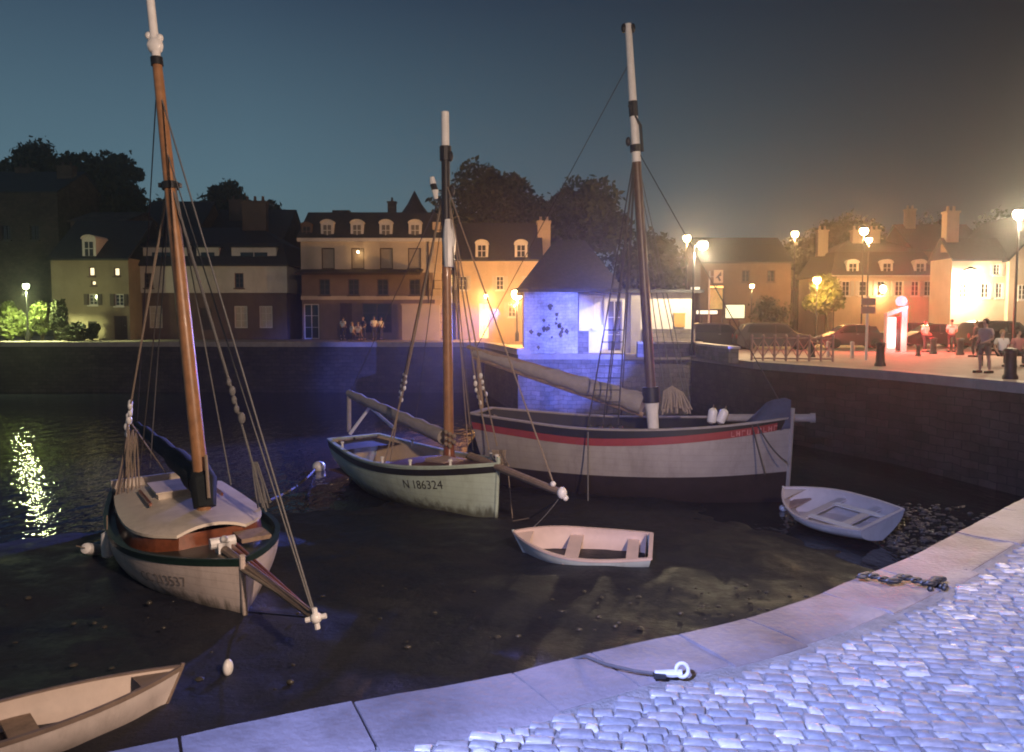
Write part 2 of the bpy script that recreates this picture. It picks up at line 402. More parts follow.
MUD = bpy.data.materials.new('wet_mud'); MUD.use_nodes = True
N = MUD.node_tree.nodes; Lk = MUD.node_tree.links; b = N['Principled BSDF']
tc = N.new('ShaderNodeTexCoord')
n1 = N.new('ShaderNodeTexNoise'); n1.inputs['Scale'].default_value = 0.7; n1.inputs['Detail'].default_value = 10; n1.inputs['Roughness'].default_value = .7
n2 = N.new('ShaderNodeTexNoise'); n2.inputs['Scale'].default_value = 9; n2.inputs['Detail'].default_value = 8; n2.inputs['Roughness'].default_value = .7
for q in (n1, n2): Lk.new(tc.outputs['Object'], q.inputs['Vector'])
rp = N.new('ShaderNodeValToRGB'); rp.color_ramp.elements[0].position = .35; rp.color_ramp.elements[0].color = (.007, .008, .014, 1); rp.color_ramp.elements[1].position = .7; rp.color_ramp.elements[1].color = (.014, .0155, .026, 1)
Lk.new(n2.outputs['Fac'], rp.inputs['Fac']); Lk.new(rp.outputs['Color'], b.inputs['Base Color'])
rr = N.new('ShaderNodeValToRGB'); rr.color_ramp.elements[0].position = .42; rr.color_ramp.elements[0].color = (.42,) * 3 + (1,); rr.color_ramp.elements[1].position = .58; rr.color_ramp.elements[1].color = (.75,) * 3 + (1,)
Lk.new(n1.outputs['Fac'], rr.inputs['Fac']); Lk.new(rr.outputs['Color'], b.inputs['Roughness'])
bp = N.new('ShaderNodeBump'); bp.inputs['Strength'].default_value = .7; bp.inputs['Distance'].default_value = .04
Lk.new(n2.outputs['Fac'], bp.inputs['Height']); Lk.new(bp.outputs['Normal'], b.inputs['Normal'])
tag(md.build('mud', MUD, smooth=180, normals=False), kind='structure')
# scattered stones and weed on the mud near the slabs
st = MB(); rng = random.Random(21)
for i in range(420):
    y = rng.uniform(4.5, 13); x = rng.gauss(3.4, 2.0) if i % 3 else rng.uniform(-9, 8)
    if signed_in(Vector((x, y))) > -0.15: continue
    r = rng.uniform(.012, .05); zz = WL + min(.22, max(-.9, (float(shore(x)) - y) * .035)) + 0.03
    st.ball((x, y, zz), r, 4, (1.2, rng.uniform(.7, 1.2), rng.uniform(.4, .8)))
tag(st.build('pebbles', mat('wet_stones', (0.05, 0.045, 0.036), 0.35, 0.5, 9), smooth=60), 'wet stones scattered over the mud below the slabs', 'pebbles', kind='stuff')
sh = MB(); rng = random.Random(33)
for i in range(1500):
    y = rng.uniform(9.5, 20); x = 7.0 + (y - 10) * .12 + abs(rng.gauss(0, 1.5))
    if signed_in(Vector((x, y))) > -0.15 or x > 12.5: continue
    r = rng.uniform(.02, .075)
    sh.ball((x, y, WL + rng.uniform(-.02, .03)), r, 4, (1.3, rng.uniform(.7, 1.2), rng.uniform(.4, .8)))
tag(sh.build('shingle', mat('wet_shingle', (0.1, 0.09, 0.075), 0.12, 0.5, 9), smooth=60), 'glistening wet shingle between the white dinghy and the slabs', 'shingle', kind='stuff')
# water
wt = MB(); wt.add([(-62, -32, WL), (17, -32, WL), (17, 57, WL), (-62, 57, WL)], [(0, 1, 2, 3)])
WATER = bpy.data.materials.new('harbour_water'); WATER.use_nodes = True
N = WATER.node_tree.nodes; Lk = WATER.node_tree.links; b = N['Principled BSDF']
b.inputs['Base Color'].default_value = (.016, .02, .03, 1); b.inputs['Roughness'].default_value = .025; b.inputs['IOR'].default_value = 1.33
tc = N.new('ShaderNodeTexCoord'); mp = N.new('ShaderNodeMapping'); mp.inputs['Scale'].default_value = (2.0, .9, 1); Lk.new(tc.outputs['Object'], mp.inputs['Vector'])
n1 = N.new('ShaderNodeTexNoise'); n1.inputs['Scale'].default_value = 1.0; n1.inputs['Detail'].default_value = 3; n1.inputs['Roughness'].default_value = .6
Lk.new(mp.outputs['Vector'], n1.inputs['Vector'])
bp = N.new('ShaderNodeBump'); bp.inputs['Strength'].default_value = .35; bp.inputs['Distance'].default_value = .16
Lk.new(n1.outputs['Fac'], bp.inputs['Height']); Lk.new(bp.outputs['Normal'], b.inputs['Normal'])
tag(wt.build('water', WATER, smooth=0, normals=False), kind='structure')

# ------------------------------------------------------------------ hulls
class Hull:
    def __init__(s, L, B, tm=.45, tr=.62, pw=2.3, draft=.7, fbm=.8, fbb=1.3, fbs=1.0, nm=3.2, nb=1.35, rake=0.0, srake=0.15, sternrise=.8, fore=0.0):
        s.__dict__.update(locals()); del s.__dict__['s']
    def zs(s, t):
        a = max(0, (t - .38) / .62); b = max(0, (.38 - t) / .38)
        return s.fbm + (s.fbb - s.fbm) * a ** 1.8 + (s.fbs - s.fbm) * b ** 1.8
    def zk(s, t):
        k = -s.draft
        u = max(0, (.45 - t) / .45); k += s.draft * s.sternrise * u ** 2
        if s.fore:
            u = max(0, (t - .7) / .3); k += s.fore * u ** 2
        return k
    def b(s, t):
        if t < s.tm: return s.B / 2 * (s.tr + (1 - s.tr) * (1 - ((s.tm - t) / s.tm) ** 2))
        return s.B / 2 * max(0.0, 1 - ((t - s.tm) / (1 - s.tm)) ** s.pw)
    def pt(s, t, z, side, off=0.0):
        zk = s.zk(t); zs = s.zs(t); q = min(1.0, max(0.0, (z - zk) / (zs - zk)))
        u = max(0, (t - .45) / .55); n = s.nm + (s.nb - s.nm) * u ** 1.5
        u2 = max(0, (.35 - t) / .35); n = n + (2.2 - n) * u2 * .5
        y = s.b(t) * (1 - (1 - q) ** n)
        x = -s.L / 2 + s.L * t + s.rake * (q - 1) * max(0, (t - .6) / .4) ** 2 - s.srake * (q) * max(0, (.15 - t) / .15)
        yy = y + off
        if yy < 0.0: yy = 0.0
        return Vector((x, yy * side, z))
TS = [1 - (1 - i / 40) ** 1.5 for i in range(41)]
TS[-1] = 1.0
def band(mb, H, zlo, zhi, nrow, off=0.0, mi=0, t0=0.0, t1=1.0, transom=True, sides=(1, -1)):
    ts = [t for t in TS if t0 < t < t1]; ts = [t0] + ts + [t1]
    for side in sides:
        rows = []
        for i in range(nrow + 1):
            rows.append([H.pt(t, zlo(t) + (zhi(t) - zlo(t)) * i / nrow, side, off) for t in ts])
        mb.grid(rows, mi)
    if transom and t0 == 0.0:
        rows = []
        for i in range(nrow + 1):
            z = zlo(0) + (zhi(0) - zlo(0)) * i / nrow
            a = H.pt(0, z, 1, off); c = H.pt(0, z, -1, off); rows.append([a.lerp(c, k / 6) for k in range(7)])
        mb.grid(rows, mi)
    return mb
def rail(mb, H, dz, w, h, out=0.02, t0=0.0, t1=1.0, transom=True, mi=0):
    ts = [t0] + [t for t in TS if t0 < t < t1] + [t1]
    for side in (1, -1):
        rows = []
        for t in ts:
            z = H.zs(t) + dz; p = H.pt(t, min(z, H.zs(t)), side); p.z = z
            yo = (abs(p.y) + out) * side; yi = max(0.0, abs(p.y) + out - w) * side
            rows.append([(p.x, yo, z - h), (p.x, yo, z), (p.x, yi, z), (p.x, yi, z - h), (p.x, yo, z - h)])
        mb.grid(rows, mi)
    if transom:
        p = H.pt(0, H.zs(0), 1); z = H.zs(0) + dz
        mb.box(p.x - out, p.x + w, -p.y, p.y, z - h + .002, z - .002, mi)
    return mb
def deck(mb, H, dz, t0, t1, camber=.05, inset=.0, mi=0):
    ts = [t0] + [t for t in TS if t0 < t < t1] + [t1]; rows = []
    for t in ts:
        z = H.zs(t) - dz; p = H.pt(t, z, 1); row = []
        for k in range(9):
            u = k / 4 - 1; row.append((p.x, max(0, p.y - inset) * u, z + camber * (1 - u * u)))
        rows.append(row)
    mb.grid(rows, mi); return mb
def stem_tube(H, parent, m, r=.045, top=.08):
    zk = H.zk(1); z1 = H.zs(1)
    pts = [H.pt(1, zk + (z1 - zk) * i / 6, 1) + Vector((-r * .3, 0, 0)) for i in range(7)]; pts.append(pts[-1] + Vector((.01, 0, top)))
    return MB().tube(pts, r, 8).build('stem', m, parent, local=True)
def text_mesh(s, size):
    cu = bpy.data.curves.new('t', 'FONT'); cu.body = s; cu.size = size; cu.resolution_u = 3
    o = bpy.data.objects.new('t', cu); col.objects.link(o)
    dg = bpy.context.evaluated_depsgraph_get()
    me = bpy.data.meshes.new_from_object(o.evaluated_get(dg)); bpy.data.objects.remove(o)
    vs = [v.co.copy() for v in me.vertices]; fs = [tuple(p.vertices) for p in me.polygons]
    return vs, fs
def hull_text(H, s, size, t0, dz, side, parent, m, name='registration_number', follow=True):
    """letters on the topsides; side=-1 starboard reads stern to bow, +1 port reads bow to stern"""
    vs, fs = text_mesh(s, size); out = []
    for q in vs:
        t = t0 + (q.x / H.L) * (1 if side < 0 else -1)
        z = (H.zs(t) if follow else 0) + dz + q.y
        p = H.pt(t, z, side, 0.009); out.append(p)
    mb = MB(); mb.add(out, fs); return mb.build(name, m, parent, local=True, smooth=0)
def to_local(parent, p): return WM[parent].inverted() @ Vector(p)
def spar(name, m, parent, pts, r, n=12, label=None):
    return MB().tube(pts, r, n).build(name, m, parent, label=label)
def rope(name, parent, a, b, r, m=ROPE, s=0.0, n=5):
    return MB().tube(sag(a, b, s, 10 if s else 1), r, n).build(name, m, parent)
def block_lump(mb, p, r=.07, d=(0, 0, 1)):
    mb.ball(p, r, 6, (.7, .7, 1.5)); return mb

# =========================================================== boat 1 (left)
hd = Vector((.55, -.835, 0)).normalized()
bow = PZ(246, 617, WL + .12); bow.z = 0
L1 = 7.4; c1 = bow - hd * (L1 / 2)
rz = math.atan2(hd.y, hd.x)
H1 = Hull(L1, 2.75, tm=.48, tr=.6, pw=2.5, draft=.55, fbm=.72, fbb=1.02, fbs=.85, nm=3.0, nb=1.25, srake=.25)
B1 = thing('sailing_boat', 'white-hulled sailing boat with dark green deck and cream cabin, tilted varnished mast', 'sailing boat', (c1.x, c1.y, WL + .05), (R(2.0), R(1.0), rz), 'sailing boats moored in the basin')
mb = MB(); band(mb, H1, H1.zk, lambda t: H1.zs(t) - .09, 12); h1 = mb.build('hull', mat('pinkish_white_paint', (.62, .52, .47), .4, .08, 3, dirt=.4), B1, local=True, smooth=50)
mb = MB(); band(mb, H1, lambda t: H1.zs(t) - .09, H1.zs, 2, .012); band(mb, H1, lambda t: H1.zs(t) - .16, H1.zs, 2, -.05); mb.build('bulwark', DKGREEN, B1, local=True)
rail(MB(), H1, .03, .09, .035, .03).build('gunwale', DKGREEN, B1, local=True)
deck(MB(), H1, .12, 0.02, .995, .06).build('deck', DKGREEN, B1, local=True, smooth=180)
def planked(m, weed, pitch=.13):
    nt = m.node_tree; N = nt.nodes; Lk = nt.links; b = N['Principled BSDF']
    src = b.inputs['Base Color'].links[0].from_socket
    tc = N.new('ShaderNodeTexCoord'); sp = N.new('ShaderNodeSeparateXYZ'); Lk.new(tc.outputs['Object'], sp.inputs[0])
    md = N.new('ShaderNodeMath'); md.operation = 'PINGPONG'; md.inputs[1].default_value = pitch / 2; Lk.new(sp.outputs['Z'], md.inputs[0])
    lt = N.new('ShaderNodeMapRange'); lt.inputs['From Min'].default_value = 0; lt.inputs['From Max'].default_value = .007; lt.inputs['To Min'].default_value = .55; lt.inputs['To Max'].default_value = 1; Lk.new(md.outputs[0], lt.inputs['Value'])
    m1 = N.new('ShaderNodeMixRGB'); m1.blend_type = 'MULTIPLY'; m1.inputs['Fac'].default_value = .55; Lk.new(src, m1.inputs['Color1']); Lk.new(lt.outputs[0], m1.inputs['Color2'])
    nz = N.new('ShaderNodeTexNoise'); nz.inputs['Scale'].default_value = 2.2; nz.inputs['Detail'].default_value = 9; nz.inputs['Roughness'].default_value = .75; mp = N.new('ShaderNodeMapping'); mp.inputs['Scale'].default_value = (2.5, 2.5, .5); Lk.new(tc.outputs['Object'], mp.inputs['Vector']); Lk.new(mp.outputs['Vector'], nz.inputs['Vector'])
    h = N.new('ShaderNodeMath'); h.operation = 'MULTIPLY_ADD'; Lk.new(nz.outputs['Fac'], h.inputs[0]); h.inputs[1].default_value = -.9; Lk.new(sp.outputs['Z'], h.inputs[2])
    wr = N.new('ShaderNodeMapRange'); wr.inputs['From Min'].default_value = weed - .42; wr.inputs['From Max'].default_value = weed - .22; wr.inputs['To Min'].default_value = .8; wr.inputs['To Max'].default_value = 0; Lk.new(h.outputs[0], wr.inputs['Value'])
    m2 = N.new('ShaderNodeMixRGB'); Lk.new(wr.outputs[0], m2.inputs['Fac']); Lk.new(m1.outputs['Color'], m2.inputs['Color1']); m2.inputs['Color2'].default_value = (.06, .055, .03, 1)
    Lk.new(m2.outputs['Color'], b.inputs['Base Color'])
    bp = N.new('ShaderNodeBump'); bp.inputs['Strength'].default_value = .35; bp.inputs['Distance'].default_value = .01; Lk.new(lt.outputs[0], bp.inputs['Height']); Lk.new(bp.outputs['Normal'], b.inputs['Normal'])
planked(MATS['pinkish_white_paint'], .1); planked(PALEGREEN, .1, .15); planked(GREYW, -.3, .16)
stem_tube(H1, B1, MATS['pinkish_white_paint'])
# cabin
def cabin(H, parent, t0, t1, frac, h, top, side, overhang=.05, dz=.12, name='cabin'):
    n = 14; tops = []; loop = []
    for i in range(n + 1):
        u = i / n; t = t0 + (t1 - t0) * u; p = H.pt(t, H.zs(t), 1); z = H.zs(t) - dz
        wdt = p.y * frac * (1 if u < .55 else math.sqrt(max(0.0, 1 - ((u - .55) / .45) ** 2.6)) * .45 + .55)
        hh = h * (1 - .22 * u); loop.append((p.x, wdt, z, hh))
    sd = MB(); rows = [[(x, w_, z - .02) for x, w_, z, hh in loop] + [(x, -w_, z - .02) for x, w_, z, hh in loop[::-1]],
                       [(x, w_ * .95, z + hh) for x, w_, z, hh in loop] + [(x, -w_ * .95, z + hh) for x, w_, z, hh in loop[::-1]]]
    for r_ in rows: r_.append(r_[0])
    sd.grid(rows); c = sd.build(name, side, parent, local=True, smooth=40)
    tp = MB(); rws = []
    for k, (x, w_, z, hh) in enumerate(loop):
        x2 = x + (overhang * 1.2 if k == n else (-overhang if k == 0 else 0)); row = []
        for j in range(-1, 12):
            u = max(-1, min(1, j / 5 - 1)); zz = z + hh + .13 * (1 - u * u) + .012
            row.append((x2, (w_ * .95 + overhang) * u, zz - (.05 if j in (-1, 11) else 0)))
        rws.append(row)
    tp.grid(rws)
    last = rws[-1]; tp.grid([last, [(p[0] + .01, p[1], p[2] - .05) for p in last]])
    tp.build('cabin_roof', top, c, local=True, smooth=45); return c
cab = cabin(H1, B1, .24, .73, .86, .4, OFFW, MAHOG)
mb = MB(); mb.box(-1.75, -.75, -.42, .42, .95, 1.22); mb.box(-1.8, -.7, -.46, .46, 1.22, 1.25); mb.build('sliding_hatch', OFFW, cab, local=True)
mb = MB(); mb.box(-1.5, -.2, .62, .67, 1.13, 1.19); mb.box(-1.5, -.2, -.67, -.62, 1.13, 1.19); mb.build('grab_rail', MAHOG, cab, local=True)
mb = MB(); mb.box(-3.35, -2.0, -.9, .9, .86, .9); mb.box(-3.4, -3.3, -.95, .95, .7, 1.08); mb.build('stern_locker', OFFW, B1, local=True)
mb = MB(); mb.box(-2.0, -1.85, -.8, .8, .6, 1.06); mb.build('companionway', MAHOG, B1, local=True)
mb = MB(); mb.prism([(-.02, -.5), (-.45, -.5), (-.4, .55), (-.02, .95)], -.03, .03); 
for i in range(len(mb.v)): x, y, z = mb.v[i]; mb.v[i] = (x - L1 / 2 - .22, y, z)
mb.build('rudder', DKGREEN, B1, local=True)
# windlass and hatch on foredeck
mb = MB(); mb.box(2.35, 2.62, -.1, .1, .82, 1.02); mb.tube([(2.48, -.2, 1.0), (2.48, .2, 1.0)], .09, 10); mb.ball((2.6, 0, 1.08), .06, 6); mb.build('windlass', FLOAT, B1, local=True)
mb = MB(); mb.box(1.75, 2.3, .35, .85, .86, .93); mb.build('deck_box', BAREWOOD, B1, local=True)
NUM1 = mat('number_grey', (.26, .22, .2), .6, .3, 14)
hull_text(H1, 'CC 213537', .24, .72, -.46, -1, B1, NUM1)
# mast etc. given in world space
mbase = P(204, 503, 14.55); mtop = P(146, -40, 15.3)
def mp1(py):
    u = (503 - py) / 543; return mbase.lerp(mtop, u)
spar('mast', VARNISH, B1, [mbase - Vector((0, 0, .5)), mbase, mp1(250), mp1(62)], [.135, .135, .12, .085], 14)
mh = spar('masthead', FLOAT, B1, [mp1(60), mp1(10), mtop], [.08, .075, .07], 12)
mb = MB(); mb.ball(mp1(46), .14, 6, (1.1, .8, 1.2)); mb.ball(mp1(38) + Vector((.1, 0, 0)), .07, 6); mb.ball(mp1(36) + Vector((-.1, 0, 0)), .07, 6); mb.build('masthead_blocks', FLOAT, mh)
for p_, q_, r_ in ((66, 58, .11), (190, 183, .15)): MB().tube([mp1(p_), mp1(q_)], r_, 12).build('mast_band', IRON, B1)
MB().box(-.2, .2, -.05, .05, -.04, .04, M=Matrix.Translation(mp1(186))).build('crosstree', IRON, B1)
# boom with dark sail cover
ba = P(203, 482, 14.75); bb = P(137, 424, 19.6)
pts = [ba.lerp(bb, i / 12) for i in range(13)]
rad = [.27 - .2 * (i / 12) + .03 * math.sin(i * 2.1) for i in range(13)]
sc = MB(); sc.tube(pts, rad, 12); sc.tube([P(205, 507, 14.45), P(203, 480, 14.6), P(199, 462, 14.8)], [.2, .25, .13], 10); sc.build('sail_cover', GREENSAIL, B1)
spar('boom', VARNISH, B1, [pts[2] - Vector((0, 0, .2)), bb - Vector((0, 0, .08))], [.07, .05], 10)
mb = MB(); mb.tube([P(206, 455, 14.4), P(209, 498, 14.25)], .03, 6); mb.build('downhaul', ROPE, B1)
# bowsprit and spars
sp0 = P(222, 548, 12.9); sp1 = P(316, 618, 9.95)
spar('bowsprit', BAREWOOD, B1, [sp0, sp1], [.075, .055], 10)
spar('bobstay', ROPED, B1, [P(247, 612, 11.95), sp1], .012, 5)
for k, (a, r_) in enumerate((((228, 543, 13.1), .035), ((233, 541, 13.3), .03), ((219, 556, 12.6), .028), ((240, 565, 12.3), .02))):
    spar('jib_boom' if k < 2 else 'bowsprit_line', MAHOG if k < 2 else ROPE, B1, [P(*a), sp1 + Vector((0.0, .02, .02 * (k - 1)))], r_, 8)
mb = MB(); mb.ball(sp1, .075, 8); mb.tube([sp1 + Vector((-.13, 0, -.03)), sp1 + Vector((.13, 0, .03))], .035, 8); mb.tube([sp1 + Vector((.02, 0, -.14)), sp1 + Vector((-.02, 0, .13))], .035, 8); mb.build('bowsprit_fitting', FLOAT, B1)
rope('forestay', B1, sp1, mp1(95), .015, ROPEG)
rope('jib_halyard', B1, sp1 + Vector((-.05, 0, .1)), mp1(150), .012, ROPEG)
def shroud(parent, a, mid, b, r=.018, lump=.075, m=ROPE):
    mb = MB(); mb.tube([a, mid], r, 5); mb.tube([mid, b], r, 5)
    d = (Vector(a) - Vector(mid)).normalized()
    o = mb.build('shroud', m, parent)
    lb = MB()
    for k in range(-2, 3): lb.ball(Vector(mid) + d * (.17 * k) + Vector((random.uniform(-.03, .03), 0, 0)), lump * random.uniform(.7, 1.1), 6, (.8, .8, 1.3))
    lb.build('deadeye', FLOAT if m is ROPE else ROPEG, o); return o
shroud(B1, mp1(175), P(129, 416, 17.2), P(116, 505, 16.6))
shroud(B1, mp1(180), P(128, 420, 16.6), P(128, 514, 15.9))
shroud(B1, mp1(178), P(235, 400, 13.8), P(266, 512, 13.5), m=ROPEG)
for a, b_, r_, m_ in ((mp1(183), P(140, 470, 16.6), .012, ROPED), (mp1(186), P(150, 468, 16.8), .012, ROPEG), (mp1(120), P(231, 485, 14.3), .012, ROPEG), (mp1(190), P(264, 500, 13.9), .012, ROPED), (mp1(70), P(137, 424, 19.6), .012, ROPED), (P(129, 420, 17), P(166, 473, 16.2), .014, ROPE)):
    rope('rigging_line', B1, a, b_, r_, m_)
mb = MB()
for k in range(9):
    a = P(129 + (k % 3) * 4, 430, 16.9); b_ = P(113 + k * 3.4, 512 - (k % 4) * 4, 16.2); mb.tube(sag(a, b_, -.05, 5), .017, 5)
mb.build('rope_hank', ROPE, B1)
mb = MB()
for k in range(6):
    a = P(252 + k, 462, 14.1); b_ = P(258 + k * 2.5, 508 - (k % 2) * 5, 13.8); mb.tube([a, a.lerp(b_, .5) + Vector((random.uniform(-.03, .03), 0, 0)), b_], .014, 5)
mb.build('rope_hank', ROPEG, B1)

# =========================================================== boat 2 (middle)
hd = Vector((.60, -.80, 0)); L2 = 7.1
bow = PZ(499, 523, WL + .05); bow.z = 0; c2 = bow - hd * (L2 / 2); rz = math.atan2(hd.y, hd.x)
H2 = Hull(L2, 2.5, tm=.45, tr=.66, pw=2.6, draft=.55, fbm=.98, fbb=1.36, fbs=1.12, nm=3.0, nb=1.3, rake=.15, srake=.3)
B2 = thing('sailing_boat', 'pale green open sailing boat with black rail and brown foredeck, upright mast', 'sailing boat', (c2.x, c2.y, WL + .05), (R(.5), 0, rz), 'sailing boats moored in the basin')
mb = MB(); band(mb, H2, H2.zk, lambda t: H2.zs(t) - .2, 12); mb.build('hull', PALEGREEN, B2, local=True, smooth=50)
mb = MB(); band(mb, H2, lambda t: H2.zs(t) - .2, lambda t: H2.zs(t) - .05, 2, .015); mb.build('rail_stripe', BLACK, B2, local=True)
mb = MB(); band(mb, H2, lambda t: H2.zs(t) - .05, H2.zs, 1, .005); rail(mb, H2, .035, .11, .04, .035); mb.build('gunwale', PALEGREEN, B2, local=True)
mb = MB(); band(mb, H2, lambda t: .15, H2.zs, 5, -.05, t0=0.0, t1=.56); mb.build('inner_planking', mat('cream_interior', (.62, .48, .33), .5, .12, 4), B2, local=True)
mb = MB(); mb.grid([[(-L2 / 2 + .1 + L2 * .52 * i / 6, y, .32) for y in (-1.05, -.5, 0, .5, 1.05)] for i in range(7)]); mb.build('cockpit_sole', DECKB, B2, local=True)
deck(MB(), H2, .1, .5, .985, .14).build('foredeck', DECKB, B2, local=True, smooth=180)
prf = [H2.pt(.5, z_, 1, -.06) for z_ in (.32, .45, .6, .75, H2.zs(.5) - .1)]
mb = MB(); mb.prism([(p.y, p.z) for p in prf] + [(-p.y, p.z) for p in prf[::-1]], prf[0].x - .02, prf[0].x + .03, 'x'); mb.build('bulkhead', DECKB, B2, local=True)
deck(MB(), H2, .1, .01, .13, .03).build('stern_deck', mat('dark_stern_deck', (.06, .05, .05), .6, .2, 5), B2, local=True)
mb = MB(); mb.box(-1.6, -1.3, -1.08, 1.08, .66, .71); mb.build('thwart', BAREWOOD, B2, local=True)
mb = MB(); mb.box(.9, 1.75, -.35, .25, 1.02, 1.17); mb.build('deck_hatch', mat('pale_hatch', (.42, .3, .26), .6, .1, 4), B2, local=True)
mb = MB()
for x, y in ((.1, -1.12), (1.3, -1.0), (2.5, -.62), (2.9, .42), (2.2, .75), (-2.6, -.95), (-2.0, .95)): mb.lathe([(.035, 0), (.03, .14), (.05, .15), (.05, .19), (.02, .2)], (x, y, H2.zs(.5 + x / L2) - .02), 8)
mb.build('mooring_post', FLOAT, B2, local=True)
stem_tube(H2, B2, PALEGREEN, .045, .16)
mb = MB(); mb.prism([(-.02, -.4), (-.42, -.4), (-.38, .75), (-.02, 1.15)], -.03, .03)
for i in range(len(mb.v)): x, y, z = mb.v[i]; mb.v[i] = (x - L2 / 2 - .24, y, z)
mb.build('rudder', BLACK, B2, local=True)
hull_text(H2, 'N 186324', .3, .66, -.52, -1, B2, mat('number_black', (.03, .03, .03), .6, .2, 9))
mbase = P(449, 458, 20.6); mtop = P(445, 112, 20.9)
def mp2(py): return mbase.lerp(mtop, (458 - py) / 346)
spar('mast', VARNISH, B2, [mbase - Vector((0, 0, .4)), mbase, mp2(264)], [.135, .135, .12], 14)
spar('mast_upper', BLACK, B2, [mp2(264), mp2(214), mp2(146)], [.118, .115, .11], 12)
spar('masthead', FLOAT, B2, [mp2(146), mp2(112)], [.105, .1], 12)
mb = MB(); mb.tube([mp2(266) + Vector((.07, -.08, 0)), mp2(240) + Vector((.08, -.1, 0)), mp2(219) + Vector((.05, -.05, 0))], [.13, .17, .1], 10); mb.build('furled_jib', FLOAT, B2)
MB().tube([mp2(160), mp2(146)], .15, 10).build('mast_band', IRON, B2)
for c_ in (mp2(156) + Vector((.13, -.05, 0)), mp2(190) + Vector((.16, -.05, 0))): MB().ball(c_, .09, 6, (.8, .8, 1.6)).build('block', IRON, B2)
mb = MB(); mb.lathe([(.2, 0), (.2, .12), (.15, .2), (.14, .5)], mbase - Vector((0, 0, .12)), 12); mb.build('mast_foot', MAHOG, B2)
mb = MB()
for k in range(8): mb.ball(P(446 + (k % 3) * 4, 432 + k * 2, 20.4), .06, 5)
mb.build('halyard_coil', ROPE, B2)
ba = P(444, 437, 20.8); bb = P(349, 393, 25.4); pts = [ba.lerp(bb, i / 14) for i in range(15)]
MB().tube(pts, [.2 * (1 - .45 * i / 14) + .025 * math.sin(i * 2.7) for i in range(15)], 12).build('furled_sail', SAIL, B2)
spar('boom', BAREWOOD, B2, [ba - Vector((0, 0, .18)), bb - Vector((0, 0, .1))], .055, 8)
spar('gallows', FLOAT, B2, [P(350, 434, 24.8), P(370, 407, 24.6), P(394, 428, 23.9)], .055, 8)
mb = MB(); mb.tube([P(349, 394, 25.4), P(349, 432, 25.2)], .07, 8); mb.build('boom_crutch', SAIL, B2)
sp0 = P(470, 456, 19.2); sp1 = P(562, 493, 15.5)
spar('bowsprit', BAREWOOD, B2, [sp0, sp1], [.1, .075], 10)
mb = MB(); mb.ball(sp1, .1, 8, (1, 1, 1.2)); mb.ball(sp1 + Vector((.07, 0, -.1)), .06, 6); mb.ball(P(553, 484, 15.8), .06, 6); mb.build('bowsprit_fitting', FLOAT, B2)
rope('forestay', B2, P(553, 482, 15.8), mp2(182), .018, ROPE)
rope('bobstay', B2, sp1 - Vector((0, 0, .1)), P(530, 518, 17.3), .02, ROPED); rope('bobstay', B2, P(530, 518, 17.3), P(497, 524, 18.1), .014, ROPE)
rope('mooring_line', B2, P(508, 470, 18.1), P(513, 523, 18.0), .012, ROPE)
for a, mid, b_ in (((mp2(182)), P(404, 388, 21.6), P(384, 465, 21.2)), (mp2(180), P(402, 386, 22.0), P(390, 462, 21.7))):
    shroud(B2, a, mid, b_, .022, .05)
for a, mid, b_ in (((mp2(182)), P(484, 388, 21.3), P(497, 446, 20.8)), (mp2(180), P(477, 390, 20.8), P(489, 450, 20.3))):
    shroud(B2, a, mid, b_, .02, .06)
for a, b_, r_, m_ in ((mp2(185), P(351, 391, 25.2), .013, ROPED), (mp2(150), P(468, 446, 20), .012, ROPE), (mp2(160), P(473, 450, 20.2), .012, ROPED), (mp2(220), P(470, 425, 20.7), .012, ROPE), (mp2(185), P(415, 425, 22.2), .012, ROPED)):
    rope('rigging_line', B2, a, b_, r_, m_)
mb = MB()
for k in range(10): mb.tube(sag(P(492 + k * 1.5, 450, 18.9), P(500 + (k % 4) * 3, 466 - k % 3, 18.6), .06, 5), .018, 5)
mb.build('rope_hank', ROPE, B2)
mb = MB(); p0 = P(433, 180, 21.1); mb.tube([P(432, 176, 21.1), P(434, 200, 21.1)], .012, 5); mb.build('flag_halyard', ROPED, B2)
mb = MB(); mb.tube([P(432, 177, 21.1), P(433, 184, 21.1)], [.06, .09], 7); mb.tube([P(435, 190, 21.1), P(436, 199, 21.1)], [.09, .05], 7)
mb.tube([P(433, 184, 21.1), P(435, 190, 21.1)], .085, 7, mi=1); mb.build('furled_flag', [FLOAT, BLACK], B2)

# =========================================================== boat 3 (right)
stem = P(791, 490, 20.2); stem.z = 0
hd = Vector((.945, -.327, 0)).normalized(); L3 = 8.0; c3 = stem - hd * (L3 / 2); rz = math.atan2(hd.y, hd.x)
H3 = Hull(L3, 3.0, tm=.46, tr=.55, pw=2.6, draft=.9, fbm=1.85, fbb=2.18, fbs=2.05, nm=3.4, nb=1.4, rake=.12, srake=.5)
B3 = thing('sailing_boat', 'large grey-white sailing boat with red rail stripe and dark bottom', 'sailing boat', (c3.x, c3.y, WL), (0, 0, rz), 'sailing boats moored in the basin')
wl3 = lambda t: .62 + .18 * t ** 2
s_lo = lambda t: H3.zs(t) - .42 + .17 * max(0, (t - .4) / .6) ** 1.2; s_hi = lambda t: s_lo(t) + .19
mb = MB(); band(mb, H3, H3.zk, wl3, 8); mb.build('bottom_paint', BOTTOM, B3, local=True, smooth=50)
mb = MB(); band(mb, H3, wl3, s_lo, 8); mb.build('hull', GREYW, B3, local=True, smooth=50)
mb = MB(); band(mb, H3, s_lo, s_hi, 2, .012, t1=.955); mb.build('rail_stripe', REDP, B3, local=True)
